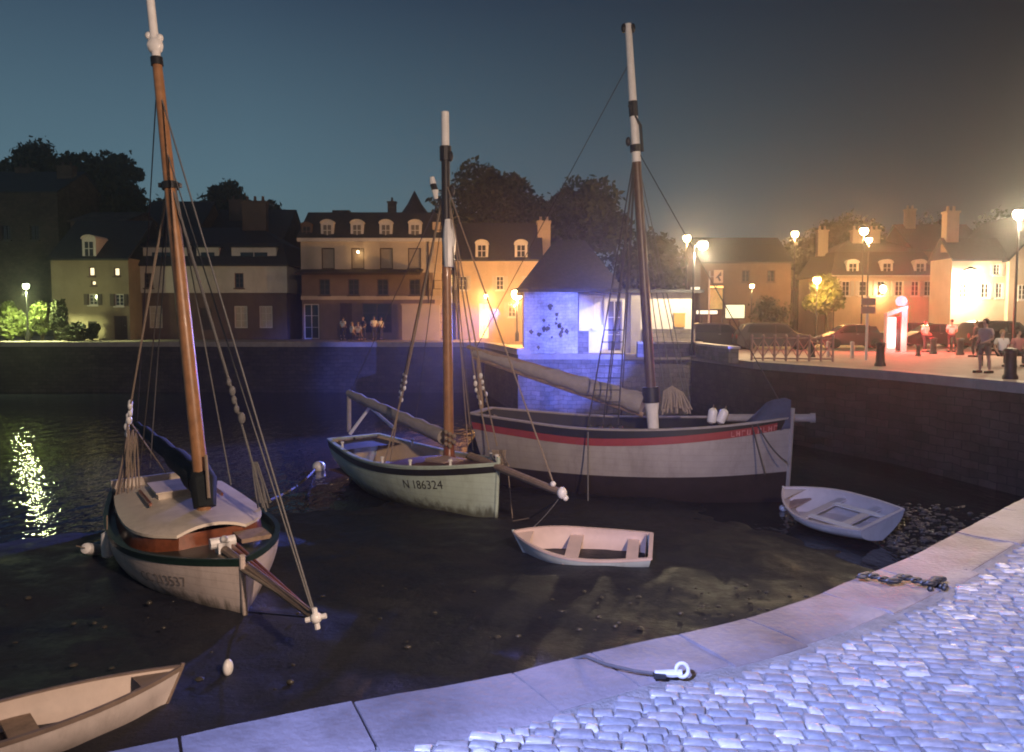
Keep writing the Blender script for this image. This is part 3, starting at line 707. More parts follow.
mb = MB(); band(mb, H3, s_lo, s_hi, 2, .008, t0=.955, t1=1.0, transom=False); band(mb, H3, s_hi, H3.zs, 2, 0.0); band(mb, H3, lambda t: H3.zs(t) - .5, H3.zs, 2, -.07); mb.build('bulwark', BLACK, B3, local=True)
rail(MB(), H3, .03, .15, .045, .04).build('rail_cap', SAIL, B3, local=True)
deck(MB(), H3, .42, .02, .99, .07).build('deck', BAREWOOD, B3, local=True, smooth=180)
stem_tube(H3, B3, SAIL, .06, .24)
mb = MB(); mb.tube([(L3 / 2 - 2.0, .3, H3.zs(1) - .12), (L3 / 2 + .42, .22, H3.zs(1) - .02)], .1, 12); mb.tube([(L3 / 2 + .42, .22, H3.zs(1) - .02), (L3 / 2 + .55, .22, H3.zs(1) - .015)], .125, 12); mb.build('bowsprit', SAIL, B3, local=True)
mb = MB(); mb.prism([(-.02, -.5), (-.6, -.5), (-.5, 1.0), (-.02, 1.6)], -.04, .04)
for i in range(len(mb.v)): x, y, z = mb.v[i]; mb.v[i] = (x - L3 / 2 - .4, y, z)
mb.build('rudder', BLACK, B3, local=True)
# deck house bits and hatch
mb = MB(); mb.box(-2.2, -.9, -.55, .55, 1.0, 1.45); mb.box(-2.26, -.84, -.6, .6, 1.45, 1.5); mb.build('deck_hatch', DKWOOD, B3, local=True)
# blue cover on the bow
mb = MB(); rows = []
for i in range(9):
    u = i / 8; x = 2.75 + 1.2 * u; wdt = .6 * (1 - .75 * u); top = 1.75 + .62 * math.sin(u * 2.2) ** 1.0
    rows.append([(x, wdt * (k / 4 - 1), 1.62 + .3 * u + (top - 1.55) * max(0, 1 - abs(k / 4 - 1) ** 1.6) + .02 * math.sin(k * 3 + i * 2)) for k in range(9)])
mb.grid(rows).build('bow_cover', BLUECOV, B3, local=True, smooth=60)
for k, (px, py) in enumerate(((711, 417), (719, 416))):
    fo = thing('fender', ('upright pale fender' if k == 0 else 'leaning pale fender') + ' on the red-striped boat rail near the blue cover', 'fender', P(px, 424, 20.6), (0, R(8 + 14 * k), 0), 'fenders on the rail')
    MB().lathe([(.03, 0), (.11, .05), (.12, .1), (.12, .33), (.1, .38), (.03, .42)], (0, 0, 0), 12).build('body', FLOAT, fo, local=True)
    MB().tube([(0, 0, .4), (0, .03, .5), (0, .1, .3)], .012, 5).build('lanyard', ROPE, fo, local=True)
mb = MB(); rng = random.Random(4)   # worn, unreadable lettering on the stripe
for k in range(9):
    if k == 4: continue
    mb = MB()
    for (dx, dz, w_, h_) in ((0, 0, .025, .13), (.06 * (k % 2), 0, .025, .13), (0, (.0, .055, .105)[k % 3], .085, .025)):
        q = [H3.pt(.82 + (k * .125 + dx + a_ * w_) / H3.L, s_lo(.82 + k * .014) + .03 + dz + b_ * h_, -1, .022) for a_, b_ in ((0, 0), (1, 0), (1, 1), (0, 1))]
        mb.add(q, [(0, 1, 2, 3)])
    mb.build('name_letter', mat('name_worn', (.5, .2, .19), .6, .2, 9), B3, local=True, smooth=0)
mbase = P(653, 424, 21.7); mtop = P(628, 24, 21.9)
def mp3(py): return mbase.lerp(mtop, (424 - py) / 400)
spar('mast', mat('dark_mast', (.1, .06, .045), .4, .25, 5), B3, [mp3(386), mp3(250), mp3(160)], [.135, .13, .12], 14)
spar('mast_upper', FLOAT, B3, [mp3(160), mp3(90), mp3(24)], [.12, .105, .09], 12)
mb = MB(); mb.tube([mp3(402), mp3(386)], .23, 12); mb.build('mast_collar', BLACK, B3)
spar('mast_foot', FLOAT, B3, [mp3(430), mp3(414), mp3(402)], [.15, .16, .2], 12)
for p_, q_, r_ in ((150, 143, .16), (115, 100, .125)): MB().tube([mp3(p_), mp3(q_)], r_, 10).build('mast_band', BLACK, B3)
for c_ in (mp3(140) + Vector((-.2, -.05, 0)), mp3(28) + Vector((-.12, 0, 0)), mp3(28) + Vector((.12, 0, 0))): MB().ball(c_, .09, 6, (.8, .8, 1.4)).build('block', BLACK, B3)
MB().tube([mp3(108) + Vector((-.13, -.06, .1)), mp3(125) + Vector((.15, -.1, 0)), mp3(150) + Vector((.17, -.05, 0))], .035, 6).build('halyard_tail', BLACK, B3)
ba = P(643, 404, 21.9); bb = P(474, 352, 23.9); pts = [ba.lerp(bb, i / 18) for i in range(19)]
MB().tube(pts, [.3 * (1 - .55 * i / 18) + .03 * math.sin(i * 2.3) for i in range(19)], 12).build('furled_sail', SAIL, B3)
spar('boom', BAREWOOD, B3, [ba - Vector((0, 0, .3)), bb - Vector((0, 0, .16))], .07, 8)
spar('gaff', BAREWOOD, B3, [ba + Vector((0, 0, .22)), bb + Vector((-.2, 0, .16))], .06, 8)
spar('boom_crutch', BAREWOOD, B3, [P(478, 358, 23.8), P(482, 415, 23.6)], .06, 8)
for xa, ym in ((588, 22.9), (603, 22.6), (618, 22.2)):
    rope('shroud', B3, mp3(145), P(xa, 425, ym - 1.3), .02, ROPED)
for xa in (592, 607): rope('shroud', B3, mp3(148), P(xa + 14, 418, 23.6), .02, ROPED)
mb = MB()
for k, py in enumerate(range(330, 420, 12)):
    u = (py - 145) / 280; a = 637 + (588 - 637) * u; b_ = 637 + (618 - 637) * u
    mb.tube([P(a, py, 21.7 - .1 * u), P(b_, py, 21.5 - .6 * u)], .012, 5)
mb.build('ratlines', ROPED, B3)
mb = MB()
for k in range(4): mb.lathe([(.07, -.05), (.09, 0), (.07, .05)], P(590 + k * 10, 428, 21.2), 8, axis=(0, 1, 0))
mb.build('deadeye', BLACK, B3)
mb = MB()
for k in range(24):
    x = 661 + k * 1.3; top = P(664 + k * .8, 386 + abs(k - 10) * .5, 21.6 - .01 * (k % 3)); bot = P(x + random.uniform(-1, 1), 415 - random.uniform(0, 8), 21.3 - .06 * (k % 3)); mb.tube([top, top.lerp(bot, .5) + Vector((random.uniform(-.02, .06), -.03, 0)), bot], .024, 5)
mb.build('rope_coils', mat('rope_pale', (.34, .28, .22), .9, .2, 20), B3)
for a, b_ in (((664, 388, 21.6), 200), ((672, 386, 21.6), 180), ((683, 390, 21.5), 170), ((690, 400, 21.2), 150)):
    rope('halyard', B3, P(*a), mp3(b_), .014, ROPEG)
rope('topping_lift', B3, bb, mp3(60), .012, ROPED)
rope('forestay', B3, P(790, 420, 20.2), mp3(145), .014, ROPED)
rope('mooring_line', B3, P(757, 424, 19.85), P(787, 462, 19.45), .02, ROPED, .12); rope('mooring_line', B3, P(752, 425, 19.85), P(765, 475, 19.35), .02, ROPED)
rope('mooring_line', B3, P(588, 432, 20.2), P(588, 510, 19.7), .02, ROPEG)
mb = MB(); 
for k in range(5): mb.tube(sag(P(470 + k * 6, 415, 23), P(492 + k * 5, 420 + k % 3, 22.6), .05, 4), .03, 5)
mb.build('rope_hank', ROPE, B3)

# =========================================================== dinghies
def dinghy(label, bowp, hd, L, B, mo, mi_, extra, roll=0, floatz=0, paint2=None, fb=.42, pitch=0, rise=.17):
    hd = Vector((hd[0], hd[1], 0)).normalized(); c = Vector((bowp[0], bowp[1], 0)) - hd * (L / 2)
    H = Hull(L, B, tm=.42, tr=.78, pw=2.4, draft=.08, fbm=fb, fbb=fb + rise, fbs=fb + .03, nm=2.6, nb=1.25, rake=.25, srake=.1, sternrise=.6, fore=.12)
    D = thing('dinghy', label, 'dinghy', (c.x, c.y, floatz), (R(roll), R(pitch), math.atan2(hd.y, hd.x)), 'dinghies lying below the quay')
    mb = MB(); band(mb, H, H.zk, H.zs, 8); mb.build('hull', mo, D, local=True, smooth=55)
    mb = MB(); band(mb, H, lambda t: .02, H.zs, 6, -.035)
    for i in range(len(mb.v)):
        x, y, z = mb.v[i]
        mb.v[i] = (min(max(x, -L / 2 + .01), L / 2 - .03), y, z)
    mb.build('inner_planking', mi_, D, local=True, smooth=55)
    ts = [.03] + [t for t in TS if .03 < t < .93] + [.93]
    rows = []
    for t_ in ts:
        p = H.pt(t_, .06, 1, -.03); rows.append([(p.x, p.y * (k / 3 - 1), .055) for k in range(7)])
    MB().grid(rows).build('floor', mi_, D, local=True)
    rail(MB(), H, .02, .055, .045, .02).build('gunwale', paint2 or mi_, D, local=True)
    for x, wd, z in extra:
        t_ = .5 + x / L; p = H.pt(t_, z, 1, -.03); MB().box(x - wd / 2, x + wd / 2, -p.y, p.y, z - .02, z + .012).build('thwart', BAREWOOD if paint2 else mi_, D, local=True)
    stem_tube(H, D, paint2 or mo, .022, .04)
    tb = deck(MB(), H, .03, .86, .985, .01); tb.build('bow_deck', paint2 or mi_, D, local=True)
    return D, H
DWD = mat('dinghy_brown_rail', (.22, .16, .13), .6, .2, 6)
D1, h = dinghy('cream dinghy with grey-brown gunwale, cut by the photo corner', PZ(184, 679, WL + .5).to_2d(), (.76, .65), 3.5, 1.15, mat('dinghy_cream', (.72, .63, .6), .5, .1, 4, dirt=.3), mat('dinghy_inside', (.68, .56, .48), .6, .1, 4), [(.15, .28, .3), (-.95, .3, .3)], roll=-3, floatz=WL + .1, paint2=DWD, fb=.48, rise=.06)
D2, h = dinghy('pale green dinghy seen side on, bow under the bowsprit', PZ(514, 541, WL + .42).to_2d(), (-1, .2), 2.5, 1.35, mat('dinghy_green', (.42, .48, .46), .5, .1, 4, dirt=.3), mat('dinghy_pinkish', (.6, .46, .4), .6, .1, 4), [(.1, .26, .3), (-1.0, .22, .3)], roll=-10, floatz=WL + .05, paint2=None)
D3, h = dinghy('white dinghy with three seats beside the wet shingle', PZ(788, 494, WL + .5).to_2d(), (-.40, .92), 2.75, 1.6, WHITE, mat('dinghy_white_in', (.6, .53, .5), .6, .1, 4), [(.25, .22, .3), (-.75, .2, .3)], roll=-15, floatz=WL + .1, paint2=None)
mb = MB(); mb.box(.85, 1.15, -.32, .32, .28, .31); mb.build('bow_seat', mat('seat_brown', (.36, .25, .22), .6, .2, 6), D3, local=True)
for s_ in (1, -1): MB().box(-1.15, .2, .38 * s_ - .07, .38 * s_ + .07, .29, .318).build('side_bench', FLOAT, D3, local=True)
rope('painter', D2, P(514, 541, 15.6), P(560, 497, 15.55), .008, ROPEG, .1)

# buoys and fenders
def buoy(label, p, r, sq=(1, 1, .9)):
    t = thing('mooring_buoy', label, 'buoy', p, group='white mooring buoys')
    MB().ball((0, 0, r * .5), r, 10, sq).build('float', FLOAT, t, local=True)
    mb = MB(); mb.tube([(0, 0, r * 1.2), (0, .03, r * 1.6), (0, .05, r * 1.2)], .015, 5); mb.build('eye', IRON, t, local=True); return t
buoy('round white buoy on the water between the two nearer boats', PZ(319, 470, WL), .2)
buoy('small oval white buoy lying on the mud below the bowsprit tip', PZ(228, 671, WL + .2), .09, (.7, 1, 1.2))
buoy('tiny white float on the dark mud by the white dinghy bow', PZ(783, 510, WL + .02), .09)
tag(MB().tube(sag(PZ(316, 468, WL + .05), P(270, 500, 15.2) - Vector((0, 0, 0)), .12, 8), .03, 5).build('mooring_rope', ROPED), 'dark rope from the round buoy to the dark green decked boat', 'rope')
for k, (px, py, Yd, lab) in enumerate(((98, 540, 15.3, 'round white fender floating off the dark green decked boat'), (108, 548, 14.6, 'upright white fender against the dark green decked boat'))):
    f_ = thing('fender', lab, 'fender', P(px, py + 10, Yd), (R(70) if k == 0 else 0, 0, 0), 'fenders on the rail')
    MB().lathe([(.03, 0), (.1, .04), (.11, .1), (.11, .4), (.1, .46), (.03, .5)], (0, 0, 0), 12).build('body', FLOAT, f_, local=True)
    MB().tube([(0, 0, .48), (0, .02, .8)], .012, 5).build('lanyard', ROPE, f_, local=True)
f_ = thing('fender', 'slim pale fender hanging from the black rail of the green boat', 'fender', P(371, 496, 21.2), (0, 0, 0), 'fenders on the rail')
MB().lathe([(.03, 0), (.06, .04), (.065, .1), (.065, .62), (.05, .66), (.02, .7)], (0, 0, 0), 10).build('body', PALEGREEN, f_, local=True)
MB().tube([(0, 0, .69), (0, 0, .9)], .012, 5).build('lanyard', ROPE, f_, local=True)
# mooring ring with rope on near quay, chain on right
t = thing('mooring_ring', 'white rope-wrapped mooring ring lying on the granite slabs', 'mooring ring', PZ(672, 677, .02))
c0 = WM[t].translation
mb = MB(); ring = [c0 + Vector((.045, 0, .032)) + Vector((math.cos(a), .35 * math.sin(a), math.sin(a))) * .027 for a in np.linspace(0, 2 * math.pi, 17)]; mb.tube(ring, .009, 8); mb.build('ring', mat('worn_grey_paint', (.4, .4, .4), .5, .2, 20), t)
mb = MB(); mb.tube([c0 + Vector((-.075, .015, .012)), c0 + Vector((0, .005, .014)), c0 + Vector((.045, 0, .018))], [.012, .018, .016], 8); mb.build('shank', mat('worn_grey_paint', (.4, .4, .4)), t)
mb = MB(); mb.box(-.085, -.03, -.02, .015, 0.0, .016, M=Matrix.Translation(c0)); mb.build('base_plate', IRON, t)
e = PZ(585, 656, .02)
tag(MB().tube([c0 + Vector((-.07, .01, .01)), PZ(635, 671, .03), PZ(605, 664, .03), e, e + Vector((-.1, .05, -.05)), PZ(560, 660, -.8)], .008, 6).build('mooring_rope', ROPED), 'thin dark rope running from the white mooring ring over the edge', 'rope')
ch = MB(); a = PZ(862, 580, .03); b_ = PZ(945, 585, .03)
for k in range(30):
    p = a.lerp(b_, k / 29) + Vector((.0, .05 * math.sin(k * .5), .01)); an = k % 2
    lk = [p + Vector((math.cos(q) * .03, math.sin(q) * .014 * (1 - an), math.sin(q) * .014 * an + .01)) for q in np.linspace(0, 2 * math.pi, 11)]
    ch.tube(lk, .0075, 5, caps=False)
for k in range(8): ch.ball(PZ(938 + random.uniform(-8, 8), 586 + random.uniform(-3, 3), .02), .018, 5)
tag(ch.build('mooring_chain', IRON), 'dark rusty mooring chain lying across the slabs near the white dinghy', 'chain')

# ------------------------------------------------------------------ buildings
def facade(mb, x0, x1, z0, z1, Y, holes, rev=.16, mi=0):
    """front wall in the plane y=Y (facing -y) with real openings"""
    xs = sorted({x0, x1, *[h[0] for h in holes], *[h[1] for h in holes]}); zs = sorted({z0, z1, *[h[2] for h in holes], *[h[3] for h in holes]})
    for i in range(len(xs) - 1):
        for j in range(len(zs) - 1):
            cx, cz = (xs[i] + xs[i + 1]) / 2, (zs[j] + zs[j + 1]) / 2
            if any(h[0] < cx < h[1] and h[2] < cz < h[3] for h in holes): continue
            mb.add([(xs[i], Y, zs[j]), (xs[i + 1], Y, zs[j]), (xs[i + 1], Y, zs[j + 1]), (xs[i], Y, zs[j + 1])], [(0, 1, 2, 3)], mi)
    for a, b, c, d in holes:
        for q in ([(a, Y, c), (a, Y + rev, c), (a, Y + rev, d), (a, Y, d)], [(b, Y, c), (b, Y, d), (b, Y + rev, d), (b, Y + rev, c)], [(a, Y, c), (b, Y, c), (b, Y + rev, c), (a, Y + rev, c)], [(a, Y, d), (a, Y + rev, d), (b, Y + rev, d), (b, Y, d)]):
            mb.add(q, [(0, 1, 2, 3)], mi)
def window(h, Y, parent, kind='window', frame=TRIM, pane=GLASS, sill=True, shutters=None, bars=True):
    a, b, c, d = h; f = .07; y0, y1 = Y + .06, Y + .12
    mb = MB(); mb.box(a, a + f, y0, y1, c, d); mb.box(b - f, b, y0, y1, c, d); mb.box(a + f, b - f, y0, y1, d - f, d); mb.box(a + f, b - f, y0, y1, c, c + f)
    if bars:
        m = (a + b) / 2; mb.box(m - .025, m + .025, y0 + .004, y1 - .004, c + f, d - f)
        for k in (1, 2):
            z = c + (d - c) * k / 3; mb.box(a + f, m - .025, y0 + .008, y1 - .008, z - .015, z + .015); mb.box(m + .025, b - f, y0 + .008, y1 - .008, z - .015, z + .015)
    w = mb.build(kind, frame, parent, smooth=0)
    if kind == 'door':
        MB().box(a + f, b - f, Y + .09, Y + .13, c + f, d - f).build('door_panel', pane, w, smooth=0)
        MB().ball((b - f - .1, Y + .05, c + 1.0), .04, 6).build('handle', METAL, w)
    else: MB().box(a + f, b - f, Y + .125, Y + .14, c + f, d - f).build('pane', pane, w, smooth=0)
    if sill: MB().box(a - .08, b + .08, Y - .1, Y + .05, c - .1, c - .004).build('sill', frame, w, smooth=0)
    if shutters:
        for s0, s1 in ((a - .5 * (b - a), a - .02), (b + .02, b + .5 * (b - a))):
            mb = MB(); mb.box(s0, s1, Y - .06, Y - .015, c, d)
            for k in range(8): z = c + .1 + (d - c - .2) * k / 8; mb.box(s0 + .06, s1 - .06, Y - .08, Y - .06, z, z + .06)
            mb.build('shutter', shutters, w, smooth=0)
    return w
def walls(parent, x0, x1, Y, dep, z0, z1, holes, m, gable=0.0, name='wall'):
    mb = MB(); facade(mb, x0, x1, z0, z1, Y, holes); yb = Y + dep
    ym = Y + dep / 2
    for x in (x0, x1):
        if gable: mb.add([(x, Y, z0), (x, yb, z0), (x, yb, z1), (x, ym, z1 + gable), (x, Y, z1)], [(0, 1, 2, 3, 4)])
        else: mb.add([(x, Y, z0), (x, yb, z0), (x, yb, z1), (x, Y, z1)], [(0, 1, 2, 3)])
    mb.add([(x0, yb, z0), (x1, yb, z0), (x1, yb, z1), (x0, yb, z1)], [(0, 1, 2, 3)])
    for h in holes: pass
    # dark room behind the openings
    mb.add([(x0 + .1, Y + .6, z0), (x1 - .1, Y + .6, z0), (x1 - .1, Y + .6, z1), (x0 + .1, Y + .6, z1)], [(0, 1, 2, 3)])
    return mb.build(name, m, parent, smooth=0)
def gable_roof(parent, x0, x1, Y, dep, z1, rise, m=SLATE, over=.3, th=.14):
    ym = Y + dep / 2; sl = rise / (dep / 2); e = over
    prof = [(Y - e, z1 - e * sl + .03), (ym, z1 + rise + .03), (Y + dep + e, z1 - e * sl + .03), (Y + dep + e, z1 - e * sl + .03 + th), (ym, z1 + rise + .03 + th * 1.2), (Y - e, z1 - e * sl + .03 + th)]
    return MB().prism(prof, x0 - .15, x1 + .15, 'x').build('roof', m, parent, smooth=0)
def mansard(parent, x0, x1, Y, dep, z1, h1_, in1, h2_, m=SLATE):
    mb = MB(); o = .25
    A = [(x0 - o, Y - o, z1), (x1 + o, Y - o, z1), (x1 + o, Y + dep + o, z1), (x0 - o, Y + dep + o, z1)]
    B = [(x0 + in1 * .5, Y + in1, z1 + h1_), (x1 - in1 * .5, Y + in1, z1 + h1_), (x1 - in1 * .5, Y + dep - in1, z1 + h1_), (x0 + in1 * .5, Y + dep - in1, z1 + h1_)]
    ym = Y + dep / 2; r = [(x0 + dep * .35, ym, z1 + h1_ + h2_), (x1 - dep * .35, ym, z1 + h1_ + h2_)]
    A0 = [(x, y, z - .12) for x, y, z in A]
    mb.add(A0 + A + B + r, [(0, 1, 5, 4), (1, 2, 6, 5), (2, 3, 7, 6), (3, 0, 4, 7), (4, 5, 9, 8), (5, 6, 10, 9), (6, 7, 11, 10), (7, 4, 8, 11), (8, 9, 13, 12), (10, 11, 12, 13), (9, 10, 13), (11, 8, 12)])
    return mb.build('roof', m, parent, smooth=0)
def dormer(roof, xc, Y, z0, w, h, dep=2.2, m=TRIM, arch=True, pane=GLASS):
    n = 8; top = [(xc + w / 2 * math.cos(a), z0 + h - w * .3 + w * .3 * math.sin(a)) for a in np.linspace(0, math.pi, n)] if arch else [(xc + w / 2, z0 + h), (xc - w / 2, z0 + h)]
    poly = [(xc - w / 2, z0), (xc + w / 2, z0)] + top
    d = MB().prism(poly, Y, Y + dep, 'y').build('dormer', m, roof, smooth=0)
    iw = w * .3; ih = h * .72
    MB().box(xc - iw, xc + iw, Y - .02, Y + .03, z0 + .12, z0 + ih).build('pane', pane, d, smooth=0)
    mb = MB(); mb.box(xc - .03, xc + .03, Y - .045, Y - .02, z0 + .12, z0 + ih); mb.box(xc - iw, xc + iw, Y - .04, Y - .022, z0 + ih * .55, z0 + ih * .55 + .05); mb.build('glazing_bar', m, d, smooth=0)
    rp = [(xc + (w / 2 + .03) * math.cos(a), z0 + h - w * .3 + (w * .3 + .012) * math.sin(a)) for a in np.linspace(.12, math.pi - .12, n)] if arch else [(xc + w / 2 + .15, z0 + h), (xc - w / 2 - .15, z0 + h)]
    rp2 = [(xc + (x - xc) * (1.06 if arch else 1), z + (.06 if arch else .09)) for x, z in rp[::-1]]
    MB().prism(rp + rp2, Y - .12, Y + dep, 'y').build('dormer_roof', SLATE if not arch else m, d, smooth=0)
    return d
def chimney(roof, x, y, z0, w, d, h, m=STUCCOD, pots=3):
    mb = MB(); mb.box(x - w / 2, x + w / 2, y - d / 2, y + d / 2, z0, z0 + h); mb.box(x - w / 2 - .07, x + w / 2 + .07, y - d / 2 - .07, y + d / 2 + .07, z0 + h, z0 + h + .15)
    for k in range(pots): mb.lathe([(.11, 0), (.13, .05), (.1, .35), (.12, .4)], (x + (k - (pots - 1) / 2) * w / max(1, pots), y, z0 + h + .15), 8)
    return mb.build('chimney', m, roof, smooth=30)
def rect(pxc, py0, py1, pw, Y):
    a, b = HX(pxc - pw / 2, Y), HX(pxc + pw / 2, Y); return (a, b, HZ(py1, Y), HZ(py0, Y))
def house(label, px0, px1, eave, Y, dep, m, z0=FARZ, cat='house', gable=0.0, name='house'):
    x0, x1 = HX(px0, Y), HX(px1, Y); t = thing(name, label, cat, ((x0 + x1) / 2, Y + dep / 2, z0), (0, 0, 0), None)
    return t, x0, x1, HZ(eave, Y)

# house C, the long pale one
Y = 60; T, x0, x1, ze = house('long pale house with four white round-topped dormers and a dark awning', 302, 441, 238, Y, 9, STUCCO)
holes = [rect(c, 248, 269, 13, Y) for c in (329, 358.5, 387, 415)] + [rect(c, 279, 295, 11, Y) for c in (325, 354, 383, 415)]
gd = [(HX(304, Y), HX(319, Y), FARZ + .05, HZ(304, Y)), (HX(340, Y), HX(352, Y), FARZ + .05, HZ(303, Y)), (HX(362, Y), HX(392, Y), FARZ + .5, HZ(303, Y))]
zm = HZ(272.5, Y)
walls(T, x0 + .02, x1 - .02, Y + .03, 9, FARZ - .4, zm - .003, holes[4:] + gd, mat('terrace_wall', (.17, .12, .1), .9, .2, .8, dirt=.3), name='lower_wall')
walls(T, x0, x1, Y, 9.06, zm, ze, holes[:4], STUCCO)
for i, h in enumerate(holes[:4]): window(h, Y, T, frame=DKWOOD, pane=mat('curtained_pane', (.3, .25, .2), .4, .1, 3), bars=False)
for h in holes[4:]: window(h, Y, T, frame=DKWOOD)
window(gd[0], Y, T, 'window', frame=TRIM, sill=False); window(gd[1], Y, T, 'door', frame=DKWOOD, pane=DKWOOD, sill=False); window(gd[2], Y, T, 'window', frame=DKWOOD, sill=False)
MB().box(x0 - .2, x1 + .2, Y - .28, Y + .02, ze - .28, ze - .02).build('cornice', TRIM, T, smooth=0)
MB().box(x0 - .03, x1 + .03, Y - .07, Y + .01, HZ(299, Y) - .05, HZ(296, Y)).build('string_course', STUCCO, T, smooth=0)
mb = MB(); za = HZ(273, Y); mb.add([(HX(303, Y), Y - .02, za + .28), (HX(424, Y), Y - .02, za + .28), (HX(424, Y), Y - 2.2, za - .08), (HX(303, Y), Y - 2.2, za - .08), (HX(303, Y), Y - .02, za + .2), (HX(424, Y), Y - .02, za + .2), (HX(424, Y), Y - 2.2, za - .26), (HX(303, Y), Y - 2.2, za - .26)], [(0, 1, 2, 3), (4, 5, 6, 7), (0, 1, 5, 4), (1, 2, 6, 5), (2, 3, 7, 6), (3, 0, 4, 7)]); mb.build('awning', AWN, T, smooth=0)
mb = MB()
for k in range(14): z = FARZ + .1 + k * .62; mb.box(x1 - .45 - .14 * (k % 2), x1 + .03, Y - .03, Y + .35 + .14 * ((k + 1) % 2), z, z + .56)
mb.build('quoins', STUCCO2, T, smooth=0)
MB().tube([(x1 - .9, Y - .08, FARZ), (x1 - .9, Y - .08, ze - .2)], .05, 8).build('drainpipe', DKWOOD, T)
rf = mansard(T, x0, x1, Y, 9, ze, 2.0, .8, .35)
for c in (329, 358.5, 387, 416): dormer(rf, HX(c, Y), Y - .1, ze + .02, .95, 1.28, pane=mat('dim_pane', (.16, .14, .12), .2, .1, 3))
d_ = dormer(rf, HX(307, Y) + .1, Y - .05, ze + .02, .8, 1.1, m=STUCCOD)
chimney(rf, HX(332, Y), Y + 4, ze + 1.8, 1.2, .6, .6, RUBBLE, 0)
# terrace wall in front of house C with people behind
t = thing('low_wall', 'low pale wall end beside the terrace of the long dormered house', 'low wall', (HX(425, 58), 58, FARZ))
mb = MB(); mb.box(HX(402, 58), HX(440, 58), 58, 58.3, FARZ - .1, HZ(305, 58)); mb.build('wall_body', STUCCO, t, smooth=0)
mb = MB(); mb.box(HX(401, 58), HX(440.5, 58), 57.95, 58.35, HZ(305, 58), HZ(305, 58) + .1); mb.build('coping', STUCCO2, t, smooth=0)

# house B (left, pale upper band, brown ground floor)
Y = 61; T, x0, x1, ze = house('wide house with brown ground floor and pale upper storey behind the tilted mast', 131, 287, 265, Y, 9, STUCCO)
zb = HZ(293, Y)
h1s = [rect(c, 306, 328, 13, Y) for c in (156, 241, 266)] + [rect(206, 308, 330, 12, Y)]
holes = [(a, b, max(c, FARZ + .1), d) for a, b, c, d in h1s]
walls(T, x0, x1, Y, 9, FARZ - .4, zb, holes, STUCCOD, name='ground_floor_wall')
for h in holes[:3]: window(h, Y, T, 'door', frame=TRIM, pane=STUCCO, sill=False)
window(holes[3], Y, T, 'door', frame=DKWOOD, pane=DKWOOD, sill=False)
uh = [rect(c, 273, 288, 9, Y - .15) for c in (150, 240)]
walls(T, x0 - .1, x1 + .1, Y - .15, 9, zb + .01, ze, uh, mat('pale_stucco', (.58, .52, .46), .9, .12, .8, dirt=.3), name='upper_wall')
for h in uh: window(h, Y - .15, T, frame=STUCCOD)
rf = mansard(T, x0, x1, Y - .15, 9, ze + .01, 1.7, 1.0, 1.6)
for c, w_ in ((167, 3.4), (209, 1.7), (255, 3.4)): dormer(rf, HX(c, Y), Y + .1, ze + .02, w_, 1.3, m=mat('pale_stucco', (.58, .52, .46)), arch=False)
chimney(rf, HX(241, Y), Y + 4, ze + 2.6, 1.9, .7, 2.6, STUCCOD, 3)

# house A (left, lit windows)
Y = 59; T, x0, x1, ze = house('small house with lit windows and one white dormer, yellow-lit by the street lamp', 53, 130, 258, Y, 8, STUCCO)
hs = [rect(93.5, 267, 276, 6, Y), rect(118.5, 267.5, 276, 6, Y), rect(95, 280.5, 285.5, 5, Y), rect(94, 294, 305, 9, Y), rect(120, 294, 306, 9, Y)]
dr = [(HX(114, Y), HX(127, Y), FARZ + .05, HZ(316, Y)), (HX(88, Y), HX(97, Y), FARZ + .9, HZ(321, Y))]
walls(T, x0, x1, Y, 8, FARZ - .4, ze, hs + dr, mat('yellowish_stucco', (.26, .215, .15), .9, .15, .8, dirt=.3))
for i, h in enumerate(hs): window(h, Y, T, pane=[LITW, LITW, LITW, GLASS, GLASS][i], frame=TRIM if i > 2 else STUCCOD, bars=i > 2, shutters=DKWOOD if i > 2 else None)
window(dr[0], Y, T, 'door', frame=DKWOOD, pane=DKWOOD, sill=False); window(dr[1], Y, T, frame=DKWOOD)
rf = gable_roof(T, x0, x1, Y, 8, ze, 3.0)
dormer(rf, HX(92, Y), Y - .05, ze + .02, 1.0, 1.6)
# dark stone building far left
Y = 76; T, x0, x1, ze = house('tall unlit stone building on the hill at the left photo edge', -60, 62, 192, Y, 10, RUBBLE, z0=0)
hs = [rect(c, 225, 240, 9, Y) for c in (10, 38)]
walls(T, x0, x1, Y, 10, -.5, ze, hs, RUBBLE, gable=2.6)
for h in hs: window(h, Y, T, frame=DKWOOD)
rf = gable_roof(T, x0, x1, Y, 10, ze, 2.6); chimney(rf, HX(67, 78) - .3, 79.5, ze - 2, 1.5, .9, 4.9, RUBBLE, 2); chimney(rf, HX(12, 78), 81, ze + 2, 1.4, .8, 1.0, RUBBLE, 2)
Y = 72; T, x0, x1, ze = house('plain brown gabled house behind the lit-window house', 74, 128, 222, Y, 8, STUCCOD, z0=0)
hs = [rect(c, 232, 244, 8, Y) for c in (90, 112)]
walls(T, x0, x1, Y, 8, -.5, ze, hs, STUCCOD, gable=1.2)
for h in hs: window(h, Y, T, frame=DKWOOD)
gable_roof(T, x0, x1, Y, 8, ze, 1.2, STUCCOD if False else RUBBLE)
